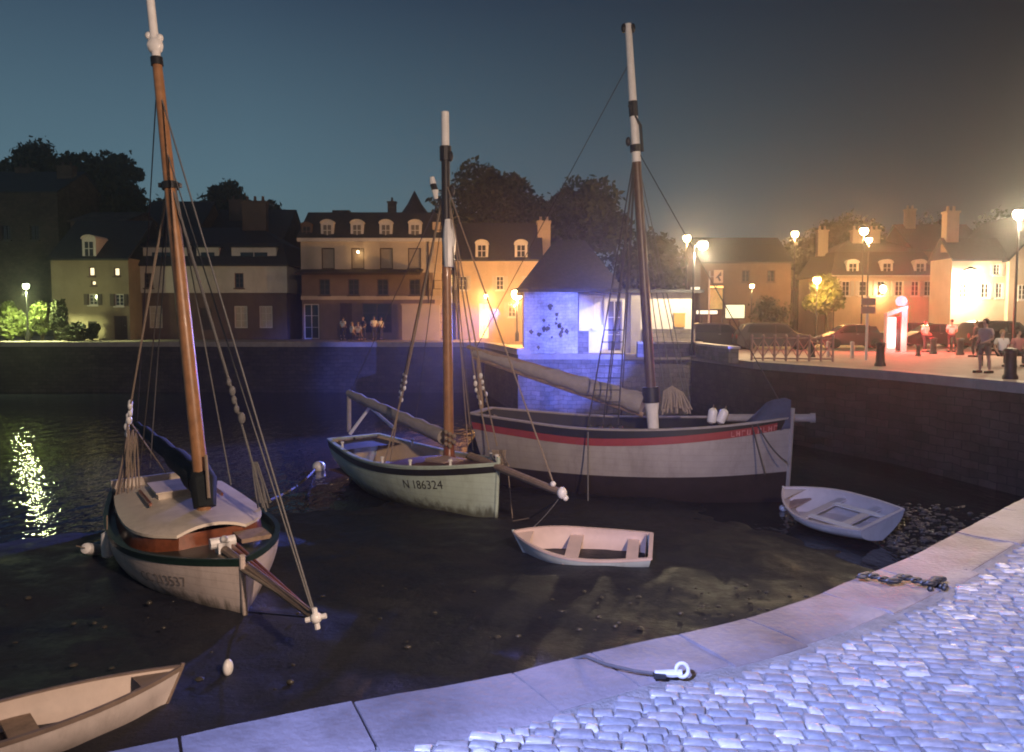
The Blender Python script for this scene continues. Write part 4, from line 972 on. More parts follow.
# dark roofs behind B and C
Y = 78; T, x0, x1, ze = house('dark slate-roofed building rising behind the brown ground floor house', 138, 200, 232, Y, 9, RUBBLE, z0=0)
hs = [rect(168, 240, 252, 8, Y)]
walls(T, x0, x1, Y, 9, -.5, ze, hs, RUBBLE, gable=3.4); window(hs[0], Y, T, frame=DKWOOD); gable_roof(T, x0, x1, Y, 9, ze, 3.4)
Y = 80; T, x0, x1, ze = house('dark house with a brown chimney block and tiny light above the wide brown house', 208, 285, 238, Y, 9, RUBBLE, z0=0)
hs = [rect(222, 221.5 + 18, 243, 3, Y)]
walls(T, x0, x1, Y, 9, -.5, ze, hs, RUBBLE, gable=3.2); window(hs[0], Y, T, frame=DKWOOD, pane=LITW, bars=False, sill=False); rf = gable_roof(T, x0, x1, Y, 9, ze, 3.2); chimney(rf, HX(240, 82), 83, ze + 1.4, 2.1, .9, 2.6, STUCCOD, 3)
Y = 76; T, x0, x1, ze = house('dark hip-roofed house with a pointed turret behind the long dormered house', 385, 450, 226, Y, 9, RUBBLE, z0=0)
hs = [rect(402, 230, 240, 7, Y)]
walls(T, x0, x1, Y, 9, -.5, ze, hs, RUBBLE); window(hs[0], Y, T, frame=DKWOOD); rf = mansard(T, x0, x1, Y, 9, ze, 1.3, 1.6, .5)
mb = MB(); mb.lathe([(1.2, -3), (1.2, .3), (1.4, .35), (.7, 1.3), (.02, 2.6)], (HX(413, Y), Y + 2, ze + 1.0), 10); mb.build('turret', SLATE, rf)
chimney(rf, HX(387, Y), Y + 4, ze + .8, .8, .6, 1.9, RUBBLE, 1)
# house D (orange lit)
Y = 61; T, x0, x1, ze = house('low house lit orange by the bright lamp, with two pale dormers', 456, 541, 259, Y, 8, STUCCO2)
hs = [rect(463, 276, 290, 8, Y), rect(500, 276, 290, 8, Y), rect(530, 276, 290, 8, Y), rect(512, 302, 317, 8, Y)]
dr = [(HX(479, Y), HX(489, Y), FARZ + .05, HZ(303, Y))]
walls(T, x0, x1, Y, 8, FARZ - .4, ze, hs + dr, STUCCO2)
for h in hs: window(h, Y, T, frame=TRIM, shutters=SHUT)
window(dr[0], Y, T, 'door', frame=TRIM, pane=LITWARM, sill=False)
MB().box(x0 - .1, x1 + .1, Y - .18, Y + .02, ze - .2, ze - .02).build('cornice', TRIM, T, smooth=0)
rf = gable_roof(T, x0, x1, Y, 8, ze, 3.0)
for c in (482, 521): dormer(rf, HX(c, Y), Y - .03, ze + .05, .95, 1.35)
chimney(rf, HX(545, Y), Y + 3, ze - 1, 1.0, 1.6, 4.0, STUCCO2, 2)
Y = 64; T, x0, x1, ze = house('narrow house slice with two glowing orange windows beside the long house', 446, 458, 268, Y, 7, STUCCO2)
hs = [rect(450.5, 274, 287, 5, Y), rect(450.5, 292, 304, 5, Y)]
walls(T, x0, x1, Y, 7, FARZ - .4, ze, hs, STUCCO2); [window(h, Y, T, frame=TRIM, pane=LITWARM, sill=False) for h in hs]; gable_roof(T, x0, x1, Y, 7, ze, 2.4)
# shed G with steep hip roof, lit blue, and annexe H
Y = 40.1; T, x0, x1, ze = house('rough whitewashed shed lit blue, with a steep dark hip roof, on the quay corner', 524, 578, 290, Y, 5.5, WHITEW, cat='shed', name='stone_shed', z0=0)
walls(T, x0, x1, Y, 5.5, -.3, ze, [], WHITEW)
mb = MB(); rng = random.Random(9)
for k in range(26):
    cx = HX(rng.gauss(555, 12), Y); cz = HZ(rng.gauss(328, 14), Y); r = rng.uniform(.05, .17); n_ = 9
    if not (x0 + .25 < cx < x1 - .25 and .2 < cz < ze - .3): continue
    pl = [(cx + r * rng.uniform(.5, 1.1) * math.cos(a), Y - .006, cz + r * rng.uniform(.5, 1.3) * math.sin(a)) for a in np.linspace(0, 2 * math.pi, n_, endpoint=False)]
    MB().add(pl, [tuple(range(n_))]).build('bare_stone_patch', RUBBLE, T, smooth=0)
mb = MB(); o = .35
xa, xb = x0 - o, HX(622, Y); ya, yb = Y - o, Y + 6.5; zr = HZ(240, Y + 3)
mb.add([(xa, ya, ze - .1), (xb, ya, ze - .1), (xb, yb, ze - .1), (xa, yb, ze - .1), (xa, ya, ze + .05), (xb, ya, ze + .05), (xb, yb, ze + .05), (xa, yb, ze + .05), (x0 + 1.7, Y + 3, zr), (xb - 1.6, Y + 3, zr)],
       [(0, 1, 2, 3), (0, 1, 5, 4), (1, 2, 6, 5), (2, 3, 7, 6), (3, 0, 4, 7), (4, 5, 9, 8), (5, 6, 9), (6, 7, 8, 9), (7, 4, 8)])
mb.build('roof', mat('brown_slate', (.05, .04, .034), .8, .35, 5, bump=.4, bscale=8), T, smooth=0)
MB().box(x1 - .05, x1 + .55, Y + .02, Y + .5, -.2, HZ(331, Y)).build('buttress', GRANITE, T, smooth=0)
Y = 41.6; T, x0, x1, ze = house('flat-roofed white annexe with a small yellow box beside the blue-lit shed', 579, 694, 293, Y, 5, WHITE, cat='annexe', name='annexe', z0=0)
hs = [(HX(593, Y), HX(604, Y), HZ(328, Y), HZ(297, Y)), (HX(607, Y), HX(622, Y), .05, HZ(300, Y))]
walls(T, x0, x1, Y, 5, -.3, ze, hs, WHITE)
window(hs[0], Y, T, frame=TRIM, pane=FLOAT, bars=False); window(hs[1], Y, T, 'door', frame=TRIM, pane=DKWOOD, sill=False)
MB().box(x0 - .1, x1 + .4, Y - .45, Y + 5.2, ze, ze + .16).build('roof', SLATE, T, smooth=0)
MB().box(HX(630, Y), HX(640, Y), Y - .25, Y - .004, -.2, ze - .004).build('pillar', GREYW, T, smooth=0)
mb = MB(); a, b, c, d = rect(679, 314, 327, 11, Y); mb.box(a, b, Y - .14, Y - .004, c, d); mb.box(a - .03, b + .03, Y - .16, Y - .004, d, d + .05); mb.box(a + .06, b - .06, Y - .155, Y - .14, c + .08, d - .1); mb.build('wall_box', mat('yellow_box', (.5, .3, .08), .5, .1, 4), T, smooth=0)
MB().box(HX(642, Y), x1 + .03, Y - .2, Y - .004, -.2, HZ(329, Y)).build('plinth', GRANITE, T, smooth=0)
t = thing('low_wall', 'dark low parapet wall on the quay corner left of the railing', 'low wall', (HX(700, 37), 37, 0))
mb = MB(); mb.box(HX(640, 38), 9.2, 38.6, 39.0, -.1, .55); mb.box(8.9, 9.3, 32.8, 38.6, -.1, .5); mb.build('wall_body', GRANITE, t, smooth=0)
mb = MB(); mb.box(HX(640, 38), 9.2, 38.55, 39.05, .55, .65); mb.box(8.85, 9.35, 32.75, 38.55, .5, .6); mb.build('coping', STUCCO, t, smooth=0)

# house E (right, orange) and F (brightly lit), G2 dark rooftops
Y = 76; T, x0, x1, ze = house('long orange-lit house with three round-topped dormers behind the parked cars', 832, 935, 274, Y, 9, STUCCO2, z0=0)
hs = [rect(c, 281, 296, 8, Y) for c in (845, 862, 880, 898, 914, 927)]
walls(T, x0, x1, Y, 9, -.4, ze, hs, STUCCO2)
for h in hs: window(h, Y, T, frame=TRIM, shutters=SHUT)
MB().box(x0 - .1, x1 + .1, Y - .2, Y + .02, ze - .22, ze - .02).build('cornice', TRIM, T, smooth=0)
rf = mansard(T, x0, x1, Y, 9, ze, 2.2, 1.3, 1.4)
for c in (851, 885, 918): dormer(rf, HX(c, Y), Y - .05, ze + .02, 1.1, 1.3)
for c in (836, 872, 890): chimney(rf, HX(c, Y), Y + 4, ze + 2, 1.0, .7, 2.4, STUCCO2, 2)
Y = 62; T, x0, x1, ze = house('bright floodlit house with two gables at the right edge', 950, 1006, 258, Y, 9, STUCCO2, z0=0)
hs = [rect(962, 283, 298, 8, Y), rect(984, 283, 298, 8, Y), rect(998, 283, 298, 7, Y), rect(995, 264, 275, 7, Y)]
walls(T, x0, x1, Y, 3.2, -.4, ze, hs, STUCCO2)
for h in hs: window(h, Y, T, frame=TRIM, shutters=SHUT)
mb = MB(); a = HX(1004, Y); b = HX(1090, Y); zt = HZ(212, Y)
mb.add([(a, Y - .4, -.3), (b, Y - .4, -.3), (b, Y - .4, ze), ((a + b) / 2, Y - .4, zt), (a, Y - .4, ze), (a, Y + 9, -.3), (b, Y + 9, -.3), (b, Y + 9, ze), ((a + b) / 2, Y + 9, zt), (a, Y + 9, ze)], [(0, 1, 2, 3, 4), (5, 6, 7, 8, 9), (0, 4, 9, 5), (1, 6, 7, 2)])
mb.build('gable_wall', STUCCO2, T, smooth=0)
mb = MB(); m_ = (a + b) / 2; mb.prism([(a - .35, ze - .35), (m_, zt + .02), (b + .35, ze - .35), (b + .35, ze - .15), (m_, zt + .25), (a - .35, ze - .15)], Y - .8, Y + 9.2, 'y'); mb.build('roof', SLATE, T, smooth=0)
rf = gable_roof(T, x0, x1 - .2, Y, 3.2, ze, 1.5); chimney(rf, HX(958, Y), Y + 1.6, ze + .6, .95, .8, 3.0, STUCCO2, 2)
for h in (rect(1016, 285, 300, 8, Y),): window(h, Y - .65, T, frame=TRIM, sill=True)
Y = 84; T, x0, x1, ze = house('dark-roofed house set back between the two right-hand lit houses', 912, 985, 250, Y, 9, STUCCOD, z0=0)
hs = [rect(942, 256, 268, 8, Y)]
walls(T, x0, x1, Y, 9, -.4, ze, hs, STUCCOD, gable=3); window(hs[0], Y, T, frame=TRIM); rf = gable_roof(T, x0, x1, Y, 9, ze, 3); chimney(rf, HX(925, Y), Y + 4, ze + 2, 1, .7, 2.6, STUCCO2, 2)
Y = 66; T, x0, x1, ze = house('dark shopfront building behind the arrow sign and left cars', 700, 790, 262, Y, 8, STUCCOD, z0=0)
hs = [rect(c, 270, 282, 8, Y) for c in (745, 770)] + [rect(716, 285, 302, 16, Y)]
walls(T, x0, x1, Y, 8, -.4, ze, hs, STUCCOD, gable=2.2)
for i, h in enumerate(hs): window(h, Y, T, frame=DKWOOD, pane=LITWARM if i == 2 else GLASS)
gable_roof(T, x0, x1, Y, 8, ze, 2.2)

for nm_, px_, Yh, pe in (('downpipe', 459, 61, 259), ('downpipe', 538, 61, 259), ('downpipe', 833, 76, 274), ('downpipe', 934, 76, 274)):
    par = [o for o in col.objects if o.type == 'EMPTY' and o.name.startswith('house') and o.location.y > Yh and o.location.y < Yh + 6 and abs(o.location.x - HX(px_, Yh)) < 6.5]
    if par: MB().tube([(HX(px_, Yh), Yh - .09, .3), (HX(px_, Yh), Yh - .09, HZ(pe, Yh) - .25)], .06, 8).build('downpipe', DKWOOD, par[0])
# ------------------------------------------------------------------ hills and trees
hm = MB(); rows = []
rng2 = np.random.default_rng(2)
hxs = np.linspace(-200, 200, 90); hys = np.linspace(86, 230, 22)
for y in hys:
    row = []
    for x in hxs:
        u = min(1, max(0, (y - 88) / 45)); base = np.interp(x, [-200, -70, -40, -15, 5, 20, 60, 110, 200], [17, 18, 15, 13, 12, 10, 13, 15, 16])
        row.append((x, y, -.6 + (base + .9 * math.sin(x * .21 + y * .05) + .6 * math.sin(x * .53 + 1)) * (u * u * (3 - 2 * u))))
    rows.append(row)
tag(hm.grid(rows).build('hill', HILLM, smooth=180, normals=False), kind='structure')

def tree(label, x, y, z0, h, rx, rz_, nleaf, seed, leaf=LEAF, ls=.34, name='tree', lobes=26, group='trees around the harbour'):
    rng = np.random.default_rng(seed); T = thing(name, label, 'tree', (x, y, z0), group=group)
    tr = MB(); zc = h - rz_; sw = rng.uniform(-.3, .3, 2)
    tr.tube([(0, 0, -.3), (sw[0] * .4, sw[1] * .4, zc * .5), (sw[0], sw[1], zc), (sw[0], sw[1], zc + rz_ * .4)], [.035 * h, .028 * h, .018 * h, .006 * h], 8)
    L = []
    for k in range(lobes):
        a = rng.uniform(0, 6.28); e = rng.uniform(-.5, 1.0); rr = rng.uniform(.1, .86)
        c = np.array([math.cos(a) * rx * rr * math.cos(e), math.sin(a) * rx * rr * math.cos(e), zc + rz_ * .72 * math.sin(e)]); L.append((c, rng.choice([.2, .27, .34, .46])))
        tr.tube([(sw[0] * .8, sw[1] * .8, zc * rng.uniform(.55, .95)), tuple(c * np.array([.5, .5, 1]) - np.array([0, 0, rz_ * .15])), tuple(c)], [.013 * h, .009 * h, .003 * h], 5)
    tr.build('trunk', BARK, T, local=True)
    vs = np.zeros((nleaf * 4, 3)); 
    for i in range(nleaf):
        c, s_ = L[rng.integers(len(L))]; d = rng.normal(size=3); d /= np.linalg.norm(d); r = rng.uniform(.35, 1.0) ** .5
        r *= 1 + .25 * max(0, rng.normal() * .5)
        p = c + d * np.array([rx * s_, rx * s_, rz_ * s_ * 1.05]) * r
        a = rng.normal(size=3); a /= np.linalg.norm(a); b = np.cross(a, rng.normal(size=3)); b /= np.linalg.norm(b); q = ls * rng.uniform(.5, 1.2)
        vs[i * 4:i * 4 + 4] = [p - a * q - b * q * .3, p - b * q * .5 + a * q * .1, p + a * q, p + b * q * .5]
    me = bpy.data.meshes.new('crown'); me.from_pydata(vs.tolist(), [], [(i * 4, i * 4 + 1, i * 4 + 2, i * 4 + 3) for i in range(nleaf)]); me.materials.append(leaf)
    o = bpy.data.objects.new('crown', me); col.objects.link(o); o.parent = T; WM[o] = WM[T]
    return T
def tree_px(label, pxc, ptop, pw, Y, z0, seed, squash=.8, n=7000, **k):
    rx = pw / 2 * Y / F * 1.12; x = HX(pxc, Y); h = HZ(ptop, Y) - z0
    return tree(label, x, Y, z0, h, rx, min(rx * squash * 1.3, h * .48), n, seed, **k)
tree_px('round dark tree on the skyline above the left stone building', 38, 140, 62, 88, 2, 1)
tree_px('broad dark tree on the skyline right of the round one at left', 88, 148, 60, 90, 2, 2)
tree_px('dark tree flank sloping down toward the tilted mast', 122, 153, 42, 91, 2, 3)
tree_px('low dark tree filling the gap beside the tilted mast on the skyline', 128, 178, 60, 86, 2, 44)
tree_px('small round dark tree above the brown chimney block', 229, 182, 50, 96, 2, 4)
tree_px('low dark tree behind the house with the tiny light', 262, 202, 42, 92, 1, 14)
tree_px('low dark bushy tree behind the dark slate roof', 160, 196, 60, 95, 1, 15)
tree_px('largest tree, domed and faintly lit, behind the orange-lit house', 498, 160, 104, 76, 0, 5, n=12000)
tree_px('domed tree with ragged edge behind the blue-lit shed roof', 582, 180, 74, 72, 0, 6, n=9000)
tree_px('low tree filling the gap between the two domed trees', 548, 200, 44, 78, 0, 7)
tree_px('shadowy tree right of the tall dark mast', 648, 232, 96, 74, 0, 8, n=9000)
tree_px('low tree on the skyline between the twin lamps and the lone lamp', 744, 240, 70, 92, 0, 9)
tree_px('dark rounded tree behind the high lamp cluster', 846, 208, 76, 96, 1, 10, n=9000)
tree_px('wide low tree on the skyline above the orange dormered house', 925, 212, 96, 100, 1, 11, n=9000)
tree_px('dark tree between lone lamp and rounded tree', 800, 238, 54, 94, 1, 12)
tree_px('dark tree behind the floodlit gables', 1000, 214, 70, 98, 1, 13)
tree_px('small yellow-lit tree under the lamp beside the orange house', 826, 274, 40, 64, 0, 16, leaf=LEAF2, ls=.2, n=3500)
tree_px('small bare-looking tree behind the dark estate car', 770, 291, 40, 58, 0, 17, leaf=LEAF, ls=.16, n=1500)
def bush(label, pxc, ptop, pw, Y, z0, seed, leaf=LEAF2, n=2600):
    rx = pw / 2 * Y / F; h = HZ(ptop, Y) - z0; rng = np.random.default_rng(seed)
    T = thing('bush', label, 'bush', (HX(pxc, Y), Y, z0), group='bushes by the left street lamp'); mb = MB()
    for k in range(7): a = rng.uniform(0, 6.28); mb.tube([(0, 0, -.1), (math.cos(a) * rx * .5, math.sin(a) * .5 * rx, h * .7)], [.04, .01], 5)
    mb.build('stem', BARK, T, local=True); vs = []
    L = [(np.array([rng.uniform(-.6, .6) * rx, rng.uniform(-.5, .5) * rx, rng.uniform(.25, .72) * h]), rng.uniform(.3, .5)) for _ in range(8)]
    for i in range(n):
        c, s_ = L[rng.integers(8)]; d = rng.normal(size=3); d /= np.linalg.norm(d); p = c + d * np.array([rx * s_, rx * s_, h * s_ * .6]) * rng.uniform(.4, 1) ** .5
        a = rng.normal(size=3); a /= np.linalg.norm(a); b = np.cross(a, rng.normal(size=3)); b /= np.linalg.norm(b); q = rng.uniform(.08, .2)
        vs += [tuple(p - a * q), tuple(p - b * q * .5), tuple(p + a * q), tuple(p + b * q * .5)]
    me = bpy.data.meshes.new('foliage'); me.from_pydata(vs, [], [(i * 4, i * 4 + 1, i * 4 + 2, i * 4 + 3) for i in range(n)]); me.materials.append(leaf)
    o = bpy.data.objects.new('foliage', me); col.objects.link(o); o.parent = T; WM[o] = WM[T]
bush('bright green bush left of the left street lamp', 6, 299, 34, 56.5, FARZ, 31)
bush('tall bright bush right of the left street lamp', 42, 298, 34, 57, FARZ, 32)
bush('narrow dark conical bush against the yellow-lit house wall', 60, 295, 18, 56, FARZ, 33, leaf=LEAF, n=1800)
bush('low dark spreading bush in front of the yellow-lit house', 68, 322, 34, 55, FARZ, 34, leaf=LEAF, n=1600)
bush('green shrub directly under the left street lamp', 24, 310, 20, 57.5, FARZ, 35)
bush('small shrub by the dark doorway of the lit-window house', 92, 322, 14, 57.5, FARZ, 36, leaf=LEAF, n=900)

# ------------------------------------------------------------------ lamps
WARM = (1.0, .56, .2); AMB = (1.0, .47, .12); GREENW = (.9, 1.0, .42); NEUT = (1.0, .8, .5)
def globe_mat(nm, c, s): return mat('lamp_glass_' + nm, (.8, .8, .8), .3, .02, 2, emit=c, es=s)
GW = globe_mat('warm', (1, .72, .36), 30); GN = globe_mat('neutral', (1, .85, .6), 40); GG = globe_mat('green', (.9, 1, .65), 25); GA = globe_mat('amber', (1, .6, .2), 30)
def street_lamp(label, px, py, Y, gm, lc, watts, r=.22, z0=0, off=0.0, group='street lamps', arm=None, down=0):
    p = P(px, py, Y); bx = p.x + off; T = thing('street_lamp', label, 'street lamp', (bx, Y, z0), group=group)
    H = p.z - z0; mb = MB(); mb.lathe([(.14, 0), (.14, .5), (.07, .7), (.06, H * .6), (.045, H - .1)], (0, 0, 0), 10)
    if abs(off) > .05: mb.tube([(0, 0, H - .12), (-off * .5, 0, H + .12), (-off, 0, H + .2)], .035, 6)
    mb.build('post', IRON, T, local=True)
    c = (-off, 0, H)
    MB().lathe([(.02, r * 1.15), (r * .9, r * .82), (r * 1.2, r * .72), (r * 1.2, r * .62), (r * .3, r * .62)], c, 14).build('hood', IRON, T, local=True)
    MB().ball(c, r, 10).build('lamp_globe', gm, T, local=True)
    pb = Vector((bx - off, Y - .05, z0 + H - r - .22))
    if down: light('lamp_bulb', 'SPOT', pb, watts, lc, T, radius=.1, target=pb - Vector((0, 0, 1)), size=R(down), blend=.25); light('lamp_bulb', 'POINT', pb + Vector((0, -.3, 0)), watts * .06, lc, T, radius=.15)
    else: light('lamp_bulb', 'POINT', pb, watts, lc, T, radius=.1)
    return T
street_lamp('white-green lamp lighting the bushes at the left edge', 26, 286, 54.6, GG, GREENW, 7000, .2, FARZ, down=150)
street_lamp('brightest orange lamp in front of the low two-dormer house', 517, 294, 55.5, GW, AMB, 5600, .38, FARZ)
street_lamp('white lamp on the slim post above the annexe, nearer of the pair', 703, 245, 38.6, GN, NEUT, 2200, .23, off=HX(694, 38.6) - HX(703, 38.6))
street_lamp('warm lamp left of the white lamp, farther of the pair', 687, 238, 56, GW, WARM, 1800, .26)
street_lamp('lone high lamp on the skyline above the dark cars', 795, 234, 70, GW, WARM, 1600, .3)
street_lamp('high lamp, upper of the close pair above the orange house', 864, 231, 70, GW, WARM, 1800, .36)
street_lamp('high lamp, lower right of the close pair above the orange house', 869, 240, 73, GW, WARM, 1100, .28)
street_lamp('lamp shining into the small yellow tree beside the orange house', 817, 280, 62, GA, AMB, 3000, .3)
street_lamp('tall bright lamp at the right photo edge', 1019, 214, 38, GN, NEUT, 3600, .26)
street_lamp('small lamp above the dark estate car', 752, 286, 60, GW, WARM, 220, .17)
# facade floodlight and wall lanterns
def wall_lamp(label, px, py, Y, gm, lc, watts, r, wallY):
    p = P(px, py, Y); T = thing('wall_lamp', label, 'wall lamp', (p.x, wallY, p.z), group='wall lamps')
    MB().tube([(0, -.02, .1), (0, Y - wallY, .18), (0, Y - wallY, .05)], .025, 6).build('bracket', IRON, T, local=True)
    MB().ball((0, Y - wallY, 0), r, 10, (1, 1, 1.25)).build('lamp_glass', gm, T, local=True)
    MB().lathe([(.02, r * 1.6), (r * 1.1, r * 1.15), (r * 1.1, r * 1.0), (.02, r * 1.0)], (0, Y - wallY, .05), 10).build('hood', IRON, T, local=True)
    light('lamp_bulb', 'POINT', Vector((p.x, Y - .1, p.z - r * 1.25 - .15)), watts, lc, T, radius=.08)
wall_lamp('bright wall floodlight on the two-gabled house', 970, 276, 60.6, GN, NEUT, 3000, .42, 62)
wall_lamp('small lantern on the orange house above the red beacon', 883, 289, 75.2, GW, WARM, 260, .3, 76)
wall_lamp('small lit lantern over the terrace of the long dormered house', 358, 252, 59.6, GW, WARM, 14, .07, 60)
wall_lamp('lantern over the glowing doorway of the orange-lit house', 486, 296, 60.4, GW, WARM, 120, .12, 61)

# ------------------------------------------------------------------ promenade furniture
t = thing('railing', 'quayside railing with crossed panels in front of the dark cars', 'railing', PZ(755, 359, 0))
a = PZ(748, 360, 0); b = PZ(832, 361, 0) ; a = Vector((9.95, 33.2, 0)); b = Vector((13.0, 32.4, 0))
RAILM = mat('railing_paint', (.4, .25, .2), .5, .15, 6)
for k in range(8):
    p = a.lerp(b, k / 7); MB().lathe([(.05, 0), (.045, .95), (.06, 1.0), (.05, 1.06), (.01, 1.1)], p, 8).build('post', RAILM, t)
    if k < 7:
        q = a.lerp(b, (k + 1) / 7); e = Vector((0, 0, .14)); f = Vector((0, 0, .9))
        mb = MB(); mb.tube([p + e, q + f], .022, 5); mb.tube([p + f, q + e], .022, 5); mb.build('cross_panel', RAILM, t)
mb = MB()
for z in (.1, .94): mb.tube([a + Vector((0, 0, z)), b + Vector((0, 0, z))], .03, 6)
mb.build('rail', RAILM, t)
def bollard_proto(name, label, px, pyb, prof, m, capm, group):
    p = PZ(px, pyb, 0); T = thing(name, label, 'bollard', p, group=group); MB().lathe(prof, (0, 0, 0), 14).build('post', m, T, local=True)
    zt = prof[-1][1]; rt = prof[-2][0]; MB().lathe([(rt * 1.12, zt), (rt * 1.15, zt + .03), (rt * .9, zt + .08), (.02, zt + .1)], (0, 0, 0), 14).build('cap', capm, T, local=True); return T
IRB = mat('bollard_iron', (.035, .025, .025), .5, .2, 8); PKP = mat('bollard_pale', (.5, .36, .32), .6, .1, 8)
b0 = bollard_proto('bollard', 'slim pale bollard right of the crossed railing', 828, 357, [(.1, 0), (.1, .05), (.085, .1), (.085, .62), (.08, .64)], PKP, PKP, 'pale bollards')
place(b0, PZ(852, 358, 0), 0, 'slim pale bollard just left of the white sign post')
b1 = bollard_proto('bollard', 'dark iron bollard in front of the red-lit kiosk', 880, 366, [(.2, 0), (.2, .08), (.16, .14), (.14, .66), (.17, .72), (.16, .78)], IRB, IRB, 'dark iron bollards')
place(b1, PZ(1010, 379, 0), .3, 'thickest dark bollard at the right edge beside the standing figure', 1.0)
place(b1, PZ(918, 356, 0), .3, 'short dark bollard right of the lit kiosk', .62)
place(b1, PZ(933, 354, 0), .3, 'dark bollard beside the first white-shirted figure', .95)
place(b1, PZ(960, 355, 0), .3, 'dark bollard beside the second white-shirted figure', .95)
place(b1, PZ(812, 357, 0), .3, 'dark bollard close to the end of the crossed railing', .8)
# sign post
p = PZ(866, 360, 0); t = thing('sign_post', 'white sign post with two small square plates', 'sign post', p)
MB().lathe([(.055, 0), (.055, 2.65), (.06, 2.66), (.02, 2.7)], (0, 0, 0), 10).build('post', TRIM, t, local=True)
for z in (2.3, 1.95): MB().box(-.3, .3, -.09, -.06, z, z + .3).build('plate', mat('sign_back', (.25, .2, .19), .5, .1, 5), t, local=True, smooth=0)
# lit kiosk
p = PZ(896, 352, 0); Yk = p.y; t = thing('ticket_kiosk', 'glowing white kiosk frame with a red beacon on top', 'kiosk', p)
k = Yk / F
KF = mat('kiosk_frame', (.62, .55, .53), .4, .05, 4)
x0, x1 = -11 * k, 9 * k; zt = 45 * k
MB().box(x0 + .05, x0 + 9 * k, -.12, .12, .22, zt - .55).build('lit_panel', mat('kiosk_light', (.8, .7, .7), .5, .02, 3, emit=(1.0, .66, .6), es=2.2), t, local=True, smooth=0)
mb = MB(); mb.box(x0 - .03, x0 + .05, -.15, .15, 0, zt - .5); mb.box(x0 + .05, x0 + 9 * k, -.15, .15, 0, .21); mb.box(x1 - .3, x1, -.15, .15, 0, zt - .12)
mb.prism([(x0 - .03, zt - .54), (x1, zt - .12), (x1, zt + .06), (x0 + .3, zt - .2), (x0 - .03, zt - .34)], -.18, .18, 'y'); mb.build('frame', KF, t, local=True, smooth=0)
MB().box(x0 + 9 * k + .02, x1 - .32, -.1, .14, .1, zt - .5).build('counter_opening', BLACK, t, local=True, smooth=0)
MB().lathe([(.14, 0), (.25, .07), (.3, .27), (.22, .46), (.03, .54)], (x1 - .28, 0, zt + .05), 14).build('beacon', mat('beacon_glass', (.4, .01, .012), .5, .02, 3, emit=(1, .16, .2), es=5), t, local=True)
light('beacon_bulb', 'POINT', p + Vector((x1 - .25, -.75, zt + .2)), 2400, (1, .012, .022), t, radius=.1)
light('panel_glow', 'POINT', p + Vector((x0 + .5, -.6, .9)), 60, (1, .6, .55), t, radius=.25)
# advertising panel and shop signs
def lit_panel(label, px0, px1, py0, py1, Y, c, s, name='lit_panel', post=True, cat='lit panel'):
    a, b, z0, z1 = HX(px0, Y), HX(px1, Y), HZ(py1, Y), HZ(py0, Y); t = thing(name, label, cat, ((a + b) / 2, Y, 0), group='lit panels')
    MB().box(a, b, Y - .06, Y + .06, z0, z1).build('panel', mat('panel_%s' % px0, (.8, .8, .7), .5, .02, 3, emit=c, es=s), t, smooth=0)
    mb = MB(); mb.box(a - .06, a - .003, Y - .1, Y + .1, z0 - .06, z1 + .06); mb.box(b + .003, b + .06, Y - .1, Y + .1, z0 - .06, z1 + .06); mb.box(a - .06, b + .06, Y - .1, Y + .1, z1 + .003, z1 + .07); mb.box(a - .06, b + .06, Y - .1, Y + .1, z0 - .07, z0 - .003)
    if post: mb.tube([((a + b) / 2 - .3, Y, 0), ((a + b) / 2 - .3, Y, z0 - .05)], .05, 8); mb.tube([((a + b) / 2 + .3, Y, 0), ((a + b) / 2 + .3, Y, z0 - .05)], .05, 8)
    mb.build('frame', IRON, t, smooth=0); return t
lit_panel('greenish-white lit advertising panel behind the left cars', 725, 744, 305, 318, 54, (.95, 1, .62), .95)
lit_panel('thin white light strip over the dark car beside the annexe', 696, 717, 310.5, 314, 53, (1, .95, .75), 1.2)
lit_panel('small white light strip under the slim lamp post', 690, 699, 287, 290, 52, (1, .95, .75), 1.0)
t = thing('direction_sign', 'pale square sign with a dark arrow above a dark post', 'sign', (HX(717, 50), 50, 0))
MB().tube([(HX(709, 50), 50.05, 0), (HX(709, 50), 50.05, HZ(271, 50))], .05, 8).build('post', METAL, t)
a, b, z0, z1 = HX(713, 50), HX(722, 50), HZ(283, 50), HZ(270, 50)
MB().box(a, b, 49.95, 50.0, z0, z1).build('plate', mat('sign_face', (.6, .5, .35), .5, .05, 4), t, smooth=0)
mb = MB(); w_, h_ = b - a, z1 - z0
mb.add([(a + w_ * u, 49.945, z0 + h_ * v_) for u, v_ in ((.15, .35), (.8, .9), (.8, .55), (.55, .5), (.8, .2), (.6, .12), (.4, .4))], [(0, 1, 2, 3, 6), (3, 4, 5, 6)]); mb.build('arrow', BLACK, t, smooth=0)
MB().box(HX(708, 50) - .02, a - .003, 49.97, 50.02, (z0 + z1) / 2 - .03, (z0 + z1) / 2 + .03).build('bracket', METAL, t, smooth=0)
t = thing('poster_board', 'amber-lit poster board under the arrow sign', 'poster board', (HX(714, 56), 56, 0))
a, b, z0, z1 = HX(708, 56), HX(722, 56), HZ(309, 56), HZ(289, 56)
MB().box(a, b, 55.95, 56.03, z0, z1).build('board', mat('poster_lit', (.6, .4, .2), .6, .45, 1.6, emit=(1, .6, .15), es=.35), t, smooth=0)
mb = MB(); mb.box(a - .06, a - .003, 55.9, 56.06, 0, z1 + .06); mb.box(b + .003, b + .06, 55.9, 56.06, 0, z1 + .06); mb.box(a - .06, b + .06, 55.9, 56.06, z1 + .003, z1 + .07); mb.build('frame', DKWOOD, t, smooth=0)

